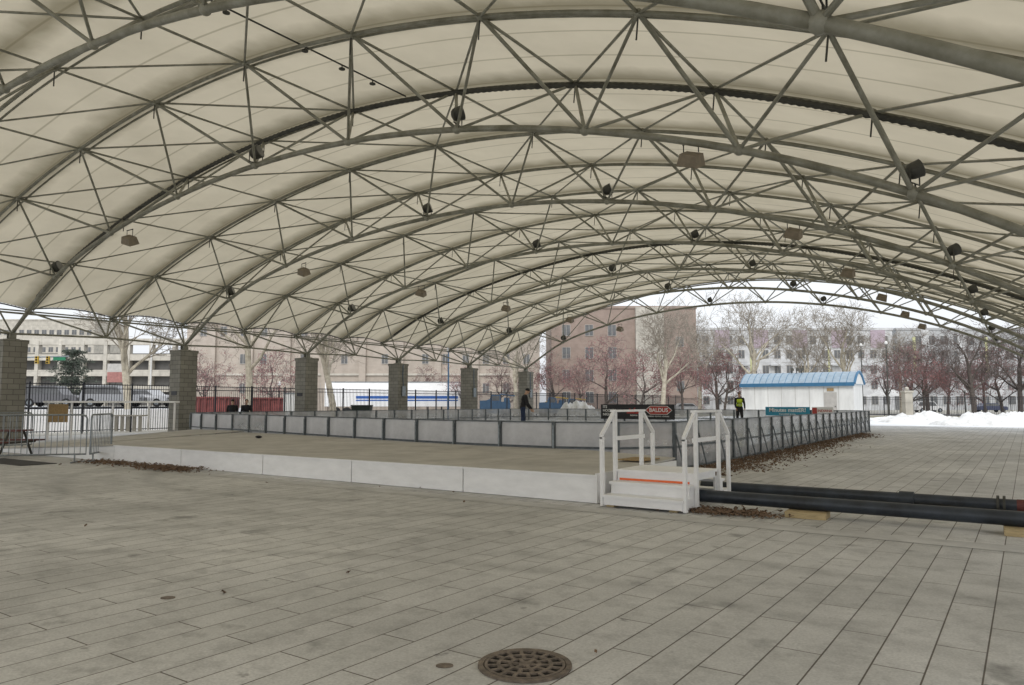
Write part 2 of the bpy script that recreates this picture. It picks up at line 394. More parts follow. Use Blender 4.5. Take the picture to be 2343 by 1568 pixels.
for j in range(11):
    a, b = (j, j+1) if j < 5 else (j+1, j)
    MB().tube(U(a,-1.75), U(b,1.75), .028, n=8).build('roof_brace', M['steel'], tr)
mid = Vector((-31.4, 3.5, 4.2))
for p in (B(0), Vector((-31.4,7,4.1)), U(1,1.75), U(1,5.25), U(0,1.75), U(0,5.25)):
    MB().tube(mid, p, .038, n=8).build('eave_strut', M['steel'], tr)
MB().tube(U(0,-1.75)+Vector((.1,0,-.12)), U(0,5.25)+Vector((.1,0,-.12)), .04, n=8).build('eave_beam', M['steel'], tr)
for y in (-1.75,1.75): MB().tube(B(0), U(0,y), .036, n=8).build('eave_strut', M['steel'], tr)
for j in range(12): MB().tube(U(j,1.75), U(j,5.25), .031, n=8).build('purlin', M['steel'], tr)
for j in range(11):
    a, b = (j, j+1) if j < 5 else (j+1, j)
    MB().tube(U(a,1.75), U(b,5.25), .026, n=8).build('roof_brace', M['steel'], tr)
trusses = [None]*7; trusses[1] = tr
for k in (0,2,3,4,5,6): trusses[k] = dup(tr, (0,YK[k],0))
for c in list(trusses[0].children):
    if max(v.co.y for v in c.data.vertices) > 4:
        c.data = c.data.copy()
        for v in c.data.vertices:
            if v.co.y > 4: v.co.y -= 1.0
for k, t in enumerate(trusses):
    t['label'] = f'grey steel arch truss with triangulated struts, {ORD[k]} of the seven along the roof' if k < 6 else 'last steel arch truss at the open far end of the roof'
    if k == 6:
        for c in list(t.children):
            if c.data and max(v.co.y for v in c.data.vertices) > 2.2: bpy.data.objects.remove(c)
for k in (1,4):
    p = arc(UN, 1.62, 40, -.085); p = p[14:-30]
    rs = [.055+.018*(i%2) for i in range(len(p))]
    MB().path(p, rs, 8).build('cable_bundle', M['steel_dark'], trusses[k])
sp_ = thing('service_pipe', 'thin dark service pipe with round fittings under the roof at upper left', 'pipe', (-13.0,0,9.42))
MB().tube((0,4.6,.06),(0,13.9,.06),.02,n=6).build('pipe_run', M['steel_dark'], sp_)
for y in (7.6, 8.6, 10.6, 11.7, 12.7):
    c = MB(); c.ring(0.001,.075,-.05,-.025,16,(0,y)); c.tube((0,y,-.03),(0,y,.06),.014,n=6); c.build('round_fitting', M['steel_dark'], sp_)

# fabric
def membrane():
    mb = MB(); ys = []
    y = 3.45-3.5*4
    sub = 8
    nP = int((49.05-y)/3.5+.01)
    for i in range(nP*sub+1): ys.append((y+3.5*i/sub, abs(sin(pi*i/sub))))
    nt_ = (len(UN)-1)*4
    for (yy, s) in ys:
        for i in range(nt_+1):
            t = i/4
            if i == 0: t = .0 + .05*s
            x, z = cr(UN, t)
            e = min(1, abs(t-5.5)/5.5)
            bulge = (.05+.05*e)*s
            nx = (x+16.8)/39.0
            mb.v.append((x+nx*bulge, yy, z+.12+bulge))
    w = nt_+1
    for j in range(len(ys)-1):
        for i in range(nt_): mb.f.append((j*w+i, (j+1)*w+i, (j+1)*w+i+1, j*w+i+1))
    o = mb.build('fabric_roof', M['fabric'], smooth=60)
    tag(o, 'cream translucent fabric roof membrane stretched over the steel arches', 'fabric roof')
    c = MB(); e = [Vector(mb.v[j*w])+Vector((-.05,0,-.03)) for j in range(len(ys))]
    c.path(e, .03, 6)
    for j in range(len(e)-1):
        for q in (0,.33,.66):
            p = e[j].lerp(e[j+1], q); c.tube(p, p+Vector((.08,0,.09)), .014, n=4)
    c.build('edge_cable', M['steel_dark'], o)
    c = MB(); far = [Vector(mb.v[(len(ys)-1)*w+i])+Vector((0,.03,0)) for i in range(w)]
    c.path(far, .05, 6); c.build('end_hem', M['fabric'], o)
membrane()

# ------------------------------------------------------------ roof lamps
def can_light():
    t = thing('floodlight', 'x', 'floodlight', (0,0,0), 0, 'dark round floodlights on the roof arches')
    R = Matrix.Rotation(radians(35), 4, 'Z') @ Matrix.Rotation(radians(70), 4, 'Y')
    mb = MB(); mb.path([R@Vector(p) for p in ((0,0,-.19),(0,0,-.17),(0,0,-.12),(0,0,-.04),(0,0,.06),(0,0,.14))], [.05,.11,.16,.185,.19,.2], 20)
    mb.build('housing', M['steel_dark'], t, smooth=50)
    mb = MB(); mb.path([R@Vector((0,0,.143)), R@Vector((0,0,.155))], .175, 20); mb.build('lens', M['lens'], t)
    mb = MB(); mb.tube((0,-.2,0),(0,-.2,-.3),.015,n=6); mb.tube((0,.2,0),(0,.2,-.3),.015,n=6); mb.tube((0,-.2,-.3),(0,.2,-.3),.015,n=6); mb.tube((0,0,-.3),(0,0,-.45),.02,n=6)
    mb.build('bracket', M['steel_dark'], t)
    return t
def box_light():
    t = thing('box_floodlight', 'x', 'floodlight', (0,0,0), 0, 'beige box floodlights hung under the roof')
    R = Matrix.Rotation(radians(25), 4, 'X') @ Matrix.Rotation(radians(20), 4, 'Y')
    mb = MB()
    mb.v += [tuple(R@Vector(p)) for p in ((-.24,-.18,-.14),(.24,-.18,-.14),(.24,.18,-.14),(-.24,.18,-.14),(-.19,-.15,.11),(.19,-.15,.11),(.19,.15,.11),(-.19,.15,.11))]
    mb.f += [(0,3,2,1),(4,5,6,7),(0,1,5,4),(1,2,6,5),(2,3,7,6),(3,0,4,7)]
    mb.build('housing', M['lamp_beige'], t, smooth=0)
    MB().box(-.21,.21,-.15,.15,-.15,-.142, R).build('lens', M['lens'], t, smooth=0)
    mb = MB(); mb.tube((-.18,0,.1),(-.18,0,.34),.012,n=6); mb.tube((.18,0,.1),(.18,0,.34),.012,n=6); mb.tube((-.2,0,.34),(.2,0,.34),.016,n=6)
    mb.build('bracket', M['steel_dark'], t)
    return t
cl, bl = can_light(), box_light(); first = True
where = {1:'low on the left flank', 4:'just left of the crown', 6:'just right of the crown', 9:'low on the right flank'}
for k in range(7):
    for j in (1,4,6,9):
        if k == 0 and j != 9: continue
        p = B(j, YK[k]); p += Vector((.03,.0,.34))
        lab = f'dark round floodlight {where[j]} of the {ORD[k]} roof arch'
        sc = {1:.95,4:.9,6:.8,9:.68}[j]
        if first: cl.location = p; cl['label'] = lab; cl.scale=(sc,sc,sc); first = False
        else: dup(cl, p, random.uniform(-.4,.4), lab, (sc,sc,sc))
first = True
for k in range(1,7):
    for nm, x, z in (('left', -23.5, 6.72), ('right', -4.7, 5.8)):
        lab = f'beige box floodlight on the {nm} side of the {ORD[k]} roof arch'
        p = Vector((x, YK[k]+.15, z)); sc = .95 if nm=='left' else .85
        if first: bl.location = p; bl['label'] = lab; bl.scale=(sc,sc,sc); first = False
        else: dup(bl, p, random.uniform(-.3,.3), lab, (sc,sc,sc))

# ------------------------------------------------------------ block columns
def column():
    t = thing('block_column', 'x', 'column', (0,0,0), 0, 'concrete block columns')
    mb = MB(); mb.box(-.41,.41,-.41,.41,0,3.72); mb.build('shaft', M['block'], t, smooth=0)
    mb = MB(); mb.box(-.44,.44,-.44,.44,3.72,3.86); mb.build('cap', M['block'], t, smooth=0)
    mb = MB(); mb.box(-.2,.2,-.2,.2,3.86,3.9); mb.box(-.12,-.08,-.12,.12,3.9,4.12); mb.box(.08,.12,-.12,.12,3.9,4.12); mb.tube((-.16,0,4.08),(.16,0,4.08),.04)
    mb.build('bearing_shoe', M['steel'], t, smooth=0)
    return t
cc = column()
for k in range(1,7):
    lab = f'grey concrete block column on the left side, {ORD[k-1]} to the camera' if k<6 else 'farthest grey concrete block column on the left'
    t = cc if k == 1 else dup(cc); t.location = (-31.4, YK[k], 0); t['label'] = lab
cols = [o for o in bpy.data.objects if o.name.startswith('block_column')]
cols.sort(key=lambda o: o.location.y)
for k in range(0,7):
    t = dup(cc); t.location = (1.45, YK[k], -0.97); t['label'] = f'concrete block column on the right side carrying the {ORD[k]} roof arch'
for i, t in enumerate(cols):
    if i < 3:
        MB().box(.12,.56,-.425,-.412,1.85,2.02, Matrix.Translation((-.34,0,0))).build('plaque', M['black'], t, smooth=0)
    else:
        MB().box(.412,.5,-.15,.15,1.9,2.5).build('junction_box', M['galv'], t, smooth=0)
        MB().path([(.44,-.05,3.8),(.47,-.1,3.1),(.45,-.02,2.5)], .02, 6).build('cable', M['blue_paint'], t)

# ------------------------------------------------------------ rink
front = [(-6.45,15.6),(-6.9,14.7),(-7.8,14.15),(-9.0,14.05),(-11.0,14.1),(-13.5,14.5),(-18,15.4),(-23.5,16.7),(-28.0,17.6),(-29.6,18.4),(-30.2,19.9)]
right = [(-6.45,15.6),(-6.4,18),(-6.9,42.8)]
far = [(-6.9,42.8),(-7.6,44.3),(-9.2,45.0),(-27.5,45.6),(-29.4,45.0),(-30.2,43.4)]
left = [(-30.2,43.4),(-30.2,19.9)]
def resample(pl, step):
    L_ = [0]
    for a, b in zip(pl, pl[1:]): L_.append(L_[-1]+sqrt((a[0]-b[0])**2+(a[1]-b[1])**2))
    n = max(1, round(L_[-1]/step)); out = []
    for i in range(n+1):
        s = L_[-1]*i/n
        for q in range(len(pl)-1):
            if s <= L_[q+1]+1e-6:
                u = (s-L_[q])/(L_[q+1]-L_[q]); out.append((pl[q][0]+(pl[q+1][0]-pl[q][0])*u, pl[q][1]+(pl[q+1][1]-pl[q][1])*u)); break
    return out
def board(kind):
    t = thing('rink_board', 'x', 'rink board', (0,0,0))
    MB().box(-.03,.03,-.04,.04,0.01,1.085).build('post', M['board_frame'], t, smooth=0)
    MB().box(.031,1.0-.031,-.03,.03,1.055,1.085).build('top_rail', M['board_frame'], t, smooth=0)
    MB().box(.031,1.0-.031,-.028,.026,.5,.545).build('middle_rail', M['board_frame'], t, smooth=0)
    MB().box(.031,1.0-.031,-.03,.028,.02,.07).build('bottom_rail', M['board_frame'], t, smooth=0)
    pm = 'white_panel' if kind == 'white' else 'clear'
    MB().box(.031,1-.031,.0,.012,.545,1.055).build('infill_panel', M[pm], t, smooth=0)
    MB().box(.031,1-.031,.0,.012,.07,.5).build('kick_panel', M[pm], t, smooth=0)
    if kind == 'white':
        MB().box(-.012,.012,-.075,-.041,.5,1.0).build('post_bracket', M['galv'], t, smooth=0)
    if kind == 'braced':
        MB().tube((0,-.05,.8),(0,-.24,.02),.018,n=6).build('brace', M['board_frame'], t)
    return t
protos = {k: board(k) for k in ('white','clear','braced')}
used = set()
def run(pl, step, kinds, labf, group):
    pts = resample(pl, step)
    for i, (a, b) in enumerate(zip(pts, pts[1:])):
        kd = kinds(i, a)
        L_ = sqrt((a[0]-b[0])**2+(a[1]-b[1])**2); rz = atan2(b[1]-a[1], b[0]-a[0])
        t = protos[kd] if kd not in used else dup(protos[kd])
        used.add(kd)
        t.location = (a[0],a[1],0.005); t.rotation_euler = (0,0,rz); t.scale = (L_,1,1)
        t['label'] = labf(i, kd); t['group'] = group
fr_ = list(reversed(front))
def kf(i, a):
    if a[0] < -28.6: return 'clear'
    if -24.6 < a[0] < -21.8: return 'clear'
    return 'white' if a[0] < -8.0 else 'clear'
run(fr_, 1.42, kf, lambda i,k: f'{"white" if k=="white" else "clear"} rink board panel above the plywood deck, {ordn(i)} from the left end', 'front rink board panels')
run(right, 1.3, lambda i,a: 'braced', lambda i,k: f'clear rink board panel with grey frame on the right side, {ordn(i)} from the near corner', 'right side rink board panels')
run(far, 1.5, lambda i,a: 'clear', lambda i,k: f'clear rink board panel at the far end, {ordn(i)} from the right', 'far end rink board panels')
run(left, 1.5, lambda i,a: 'clear', lambda i,k: f'clear rink board panel in front of the block columns, {ordn(i)} from the far end', 'left side rink board panels')
ring_pts = [(x,y) for x,y in reversed(front)] + [(-6.4,18),(-6.9,42.8)] + far[1:-1] + [(-30.2,43.4)]
def shrink(p, c=(-18,30), k=.993): return (c[0]+(p[0]-c[0])*k, c[1]+(p[1]-c[1])*k)
mb = MB(); poly = [shrink(p) for p in ring_pts]
mb.v += [(x,y,.3) for x,y in poly]+[(x,y,.02) for x,y in poly]; n = len(poly)
mb.f.append(tuple(range(n))); mb.f += [(i,n+i,n+(i+1)%n,(i+1)%n) for i in range(n)]
o = mb.build('ice', M['ice'], smooth=0, fixn=True); o['kind'] = 'structure'

# ------------------------------------------------------------ deck with white fascia
def fy(x):
    pl = front
    for a, b in zip(pl[2:], pl[3:]):
        if b[0] <= x <= a[0]:
            u = (x-a[0])/(b[0]-a[0]); return a[1]+(b[1]-a[1])*u
    return 14.1
dk = thing('plywood_deck', 'long raised grey plywood deck with white fascia in front of the rink boards', 'deck', (0,9.9,0))
xs = [-5.35,-7.87,-10.55,-13.2,-16.2,-19.2]
ramp_x = [-19.2,-23.2,-27.5]; zf = {-19.2:.43,-23.2:.25,-27.5:.06}
for i, (a, b) in enumerate(zip(xs, xs[1:])):
    ya = (fy(a)-.08 if a < -6 else 13.0)-9.9; yb = fy(b)-.08-9.9
    g = .011
    m_ = MB(); p = [(b+g,0,.43),(a-g,0,.43),(a-g,ya,.5),(b+g,yb,.5)]
    m_.v += p + [(x,y,z-.03) for x,y,z in p]; m_.f += [(0,1,2,3),(7,6,5,4),(0,4,5,1),(1,5,6,2),(2,6,7,3),(3,7,4,0)]
    m_.build('deck_panel', M['deck'], dk, smooth=0)
    m_ = MB().box(b+g,a-g,.02,.05,.012,.398); m_.build('fascia_panel', M['white_paint'], dk, smooth=0)
    MB().box(b+.004,a-.004,-.005,.017,.399,.428).build('edge_trim', M['white_paint'], dk, smooth=0)
for a, b in zip(ramp_x, ramp_x[1:]):
    za, zb = zf[a], zf[b]; ya = fy(a)-.08-9.9; yb = fy(b)-.08-9.9
    m_ = MB(); p = [(b+.006,0,zb),(a-.006,0,za),(a-.006,ya,.5),(b+.006,yb,.45)]
    m_.v += p + [(x,y,z-.03) for x,y,z in p]; m_.f += [(0,1,2,3),(7,6,5,4),(0,4,5,1),(1,5,6,2),(2,6,7,3),(3,7,4,0)]
    m_.build('ramp_panel', M['deck'], dk, smooth=0)
    m_ = MB(); m_.prism([(b+.006,.012),(a-.006,.012),(a-.006,za-.035),(b+.006,zb-.035)], .02,.05); m_.build('fascia_panel', M['white_paint'], dk, smooth=0)
MB().box(-5.352,-5.32,.0,3.05,.012,.45).build('end_panel', M['white_paint'], dk, smooth=0)
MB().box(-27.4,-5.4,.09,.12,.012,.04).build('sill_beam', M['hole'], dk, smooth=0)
p = at(545, 21); tag(MB().ball((p.x,13.6,.52),(.12,.08,.04),10,6).build('glove', M['coat_black']), 'small black glove lying on the plywood deck', 'glove')

# ------------------------------------------------------------ stile steps
st = thing('stile_steps', 'white wooden steps with handrails crossing over the dark pipes', 'steps', (-5.1,9.68,0))
W = 1.2
def brd(nm, *a, m='white_paint'): return MB().box(*a).build(nm, M[m], st, smooth=0)
brd('tread', -.02,W+.02,-.03,.28,.145,.18); brd('riser', 0,W,.0,.03,.04,.144)
brd('tread', -.02,W+.02,.22,.50,.315,.35); brd('riser', 0,W,.25,.28,.181,.314)
brd('riser', 0,W,.47,.5,.351,.475)
brd('landing', -.02,W+.02,.44,1.42,.476,.51)
brd('tread', -.02,W+.02,1.36,1.66,.315,.35); brd('tread', -.02,W+.02,1.6,1.9,.145,.18)
for x0 in (0, W-.035):
    m_ = MB(); m_.prism([(.031,.03),(.031,.14),(.281,.14),(.281,.31),(.501,.31),(.501,.4),(.6,.4),(.6,.03)], x0, x0+.034, 'x'); m_.build('side_panel', M['white_paint'], st, smooth=0, fixn=True)
    m_ = MB(); m_.prism([(1.3,.03),(1.3,.4),(1.4,.4),(1.4,.31),(1.62,.31),(1.62,.14),(1.88,.14),(1.88,.03)], x0, x0+.034, 'x'); m_.build('side_panel', M['white_paint'], st, smooth=0, fixn=True)
    MB().box(x0,x0+.034,.6,1.3,.4,.475).build('side_panel', M['white_paint'], st, smooth=0)
brd('orange_mark', .03,W-.08,.463,.468,.355,.385, m='orange')
for sx, x in ((-1,-.055),(1,W+.005)):
    xx = (x, x+.045)
    brd('post', *xx, .0,.07, .02,1.0); brd('post', *xx, .42,.49, .02,1.36)
    brd('post', *xx, 1.34,1.41, .02,1.36); brd('post', *xx, 1.78,1.85, .02,1.0)
    brd('handrail', x-.02,x+.065,.38,1.46,1.362,1.395); brd('middle_rail', x+.046 if sx<0 else x-.02, x+.066 if sx<0 else x-.001, .42,1.42,.94,1.0)
    for y0,y1,z0,z1 in ((.0,.42,1.0,1.36),(1.85,1.43,1.0,1.36)):
        m_ = MB(); m_.prism([(y0,z0-.02),(y0,z0+.04),(y1,z1+.03),(y1,z1-.03)], x+.001, x+.044, 'x'); m_.build('handrail', M['white_paint'], st, smooth=0, fixn=True)
brd('foot_block', W-.22,W-.1,.05,.2,.005,.04, m='wood'); brd('foot_block', .02,.14,.05,.2,.005,.04, m='wood')
tag(MB().box(-.5,.0,-.35,.3,0,.02).build('plywood_offcut', M['osb'], smooth=0), 'tan plywood offcut lying on the deck end behind the steps', 'plywood').location = (-5.45,12.2,.5)

# ------------------------------------------------------------ pipes
def pipe(y, z, r, x0, label, coup, curve=0):
    t = thing('pipe', label, 'pipe', (x0,y,0), 0)
    pts = [(i*.8, curve*sin(i*.3), z) for i in range(0, 12)]
    MB().path(pts, r, 20).build('barrel', M['pipe'], t)
    for c in coup:
        mb = MB(); mb.path([(c-.09,curve*sin(c/.8*.3),z),(c+.09,curve*sin(c/.8*.3),z)], r+.022, 20)
        mb.build('coupling', M['pipe'], t)
    return t
p1 = pipe(10.42, .175, .088, -5.0, 'thick dark grey pipe on timber blocks, nearer of the two', [])
p2 = pipe(11.75, .175, .075, -4.4, 'dark grey jointed pipe with couplings, farther of the two', [2.95])
mb = MB(); mb.path([(4.0,-.0,.175),(4.03,0,.175)], .115, 12); mb.path([(4.07,0,.175),(4.10,0,.175)], .115, 12); mb.build('flange', M['steel_dark'], p2)
MB().path([(4.22,0,.175),(4.4,0,.175)], .079, 20).build('red_collar', M['dark_red'], p2)
for i, (x, w) in enumerate(((-2.45,.5),(-.05,.5))):
    o = MB().box(-w/2,w/2,-.26,.1,.006,.085).build('timber_block', M['wood'], smooth=0); o.location = (x,10.42,0); o.rotation_euler = (0,0,.05)
    tag(o, 'pale timber block wedged under the near pipe beside the steps' if i==0 else 'timber block under the near pipe at the right edge of the photo', 'timber block', 'timber blocks under the pipes')
o = MB().box(-.25,.25,-.1,.15,.006,.098).build('timber_block', M['wood'], smooth=0); o.location=(-1.2,11.75,0); tag(o,'timber block under the farther jointed pipe','timber block','timber blocks under the pipes')

# ------------------------------------------------------------ manhole and small covers
p = at(1200, 4.37)
mh = thing('drain_cover', 'round rusty cast iron drain grate in the foreground paving', 'drain cover', (p.x,p.y,.004), .3)
mh.scale = (.94,.94,1)
MB().ring(0.0001,.275,.001,.004,48).build('pit_shade', M['hole'], mh, smooth=0)  # flat disc, its dark colour paints the shade below the grate
MB().ring(.252,.285,.002,.014,48).build('outer_frame', M['rust'], mh)
mb = MB(); mb.ring(.228,.246,.005,.016,48)
for r0, r1 in ((.15,.172),(.08,.1),(.0,.038)): mb.ring(r0,r1,.005,.016,40)
for r0, r1, n, w, o_ in ((.17,.23,16,.011,0),(.098,.152,11,.012,.2),(.033,.082,6,.012,.1)):
    for i in range(n):
        R = Matrix.Rotation(2*pi*i/n+o_, 4, 'Z'); mb.box(r0,r1,-w,w,.005,.0155, R)
mb.build('grate', M['rust'], mh, smooth=0)
for i, (px_, d_, r, lab) in enumerate(((1022,4.37,.05,'small oval rusty cover left of the round drain grate'),(403,5.85,.055,'small rusty cover in the paving at lower left'))):
    p = at(px_, d_); o = MB().ring(.0001,r,.001,.006,20).build('valve_cover', M['rust'], smooth=0); o.location=(p.x,p.y,.004); o.scale=(1,.75,1); o.rotation_euler=(0,0,TH); tag(o, lab, 'cover', 'small rusty covers')

# ------------------------------------------------------------ leaves
def leaves(name, label, fn, n, smax=.045):
    mb = MB()
    for i in range(n):
        x, y, h = fn(); s = random.uniform(.02,smax); c = Vector((x,y,.018+h))
        R = Matrix.Rotation(random.uniform(0,6.28),3,'Z') @ Matrix.Rotation(random.uniform(-.7,.7),3,'X') @ Matrix.Rotation(random.uniform(-.5,.5),3,'Y')
        pts = [(-s,0,0),(-s*.3,-s*.55,.012),(s*.6,-s*.4,0),(s,0,.015),(s*.5,s*.5,0),(-s*.4,s*.5,.012)]
        mb.quad(*[c+R@Vector(q) for q in pts])
    o = mb.build(name, M['leaf'], smooth=0); tag(o, label, 'leaves', kind='stuff')
g = random.gauss
def f1():
    t = random.random()**1.5; y = 15.0+24*t; c = .5+.5*noise.noise(Vector((y*.35,3,0)))*1.6; w = abs(g(0,.25+.6*max(0,c)))*(1-.5*t)+.03
    return (-6.3-.018*(y-16)+w*1.2+.05, y, max(0,.06-w*.1)*random.random())
leaves('leaf_litter', 'drift of brown fallen leaves along the foot of the right rink boards', f1, 5600)
def f2(): x = random.uniform(-3.9,-2.9); return (x+g(0,.2), 10.02+g(0,.15)+.1*(x+3.5), random.random()*.03)
leaves('leaf_litter', 'clump of brown leaves beside the near pipe right of the steps', f2, 560, .04)
def f3():
    x = random.choice((random.uniform(-19.5,-17.5), random.uniform(-17.2,-15.0), random.uniform(-16.6,-15.4))); return (x+g(0,.3), 9.5+g(0,.2)-(x+17)*.03, random.random()*.05)
leaves('leaf_litter', 'brown leaves gathered at the left foot of the white fascia', f3, 1500)
def f4(): p = (random.uniform(-22,6), random.uniform(2.5,12)); return (p[0],p[1],0)
leaves('leaf_litter', 'few single brown leaves scattered over the concrete paving', f4, 34)

# ------------------------------------------------------------ crowd barriers
def barrier(p0, p1, label):
    p0, p1 = Vector(p0), Vector(p1); L_ = (p1-p0).length; d = (p1-p0)
    t = thing('crowd_barrier', label, 'barrier', p0, atan2(d.y,d.x), 'steel crowd barriers')
    mb = MB(); z0, z1 = .22, 1.2; r = .12
    pts = [(0,0,z0)]+[(0,0,z1-r)]+[(r-r*cos(a),0,z1-r+r*sin(a)) for a in (pi/6,pi/3,pi/2)]+[(L_-r+r*sin(a),0,z1-r+r*cos(a)) for a in (0,pi/6,pi/3,pi/2)]+[(L_,0,z0),(0,0,z0)]
    mb.path(pts, .022, 8); mb.build('frame', M['galv'], t)
    n = int(L_/.13); mb = MB()
    for i in range(1,n): mb.tube((L_*i/n,0,z0),(L_*i/n,0,z1),.009,n=5)
    mb.build('bars', M['galv'], t)
    for x in (.25, L_-.25):
        mb = MB(); mb.tube((x,0,z0),(x,0,.05),.018,n=6); mb.tube((x,-.3,.03),(x,.3,.03),.018,n=6); mb.build('foot', M['galv'], t)
a_, b_, c_ = at(-40,18.2), at(205,18.8), at(262,20.6)
barrier(a_, b_, 'galvanised crowd barrier in front of the red picnic table, at the left edge')
barrier(b_+Vector((.1,.05,0)), c_, 'short-seen galvanised crowd barrier turned towards the deck')
barrier(at(-45,22.0)+Vector((0,0,.0)), at(80,23.2), 'galvanised crowd barrier standing behind the red picnic table')
tag(MB().box(-1.8,1.2,-.5,.3,.006,.018).build('floor_mat', M['mat_grey'], smooth=0), 'dark rubber mat on the ground under the barriers', 'mat').location = at(60,18.9)

pt = thing('picnic_table', 'dark red picnic table behind the crowd barrier at the left edge', 'picnic table', at(-8,20.6), .6)
for i in range(4): MB().box(-.9,.9,-.36+i*.185,-.19+i*.185,.72,.76).build('table_plank', M['dark_red'], pt, smooth=0)
for s in (-1,1):
    MB().box(-.9,.9,s*.75-.13,s*.75+.13,.43,.47).build('bench', M['dark_red'], pt, smooth=0)
    mb = MB(); x = s*.65; mb.tube((x,-.3,.71),(x,-.7,.02),.03); mb.tube((x,.3,.71),(x,.7,.02),.03); mb.tube((x,-.8,.41),(x,.8,.41),.03); mb.build('leg_frame', M['steel_dark'], pt)

# ------------------------------------------------------------ fences
def fence(p0, p1, h, label, step=2.4, pick=.13, pr=.01):
    p0, p1 = Vector((*p0,0)), Vector((*p1,0)); d = p1-p0; L_ = d.length
    t = thing('picket_fence', label, 'fence', p0, atan2(d.y,d.x), 'black metal picket fences')
    n = int(L_/step)
    pm = MB().box(-.035,.035,-.035,.035,0,h+.04).build('post', M['black_metal'], t, smooth=0)
    for i in range(1,n+1):
        if i > 98: break
        c = pm.copy(); COL.objects.link(c); c.parent = t; c.location = (L_*i/n,0,0)
    for z in (.15, h-.25, h-.05): MB().box(0,L_,-.02,.02,z-.02,z+.02).build('rail', M['black_metal'], t, smooth=0)
    mb = MB(); k = int(L_/pick)
    for i in range(k):
        x = L_*i/k; mb.box(x-pr,x+pr,-.01,.01,.08,h)
    mb.build('pickets', M['black_metal'], t, smooth=0)
fence((-38,95),(-38,6), 2.45, 'tall black picket fence running along the left side behind the block columns', pr=.01)
fence((-37.9,95),(30,95), 2.15, 'black picket fence across the far end behind the snow', pick=.16, pr=.016)

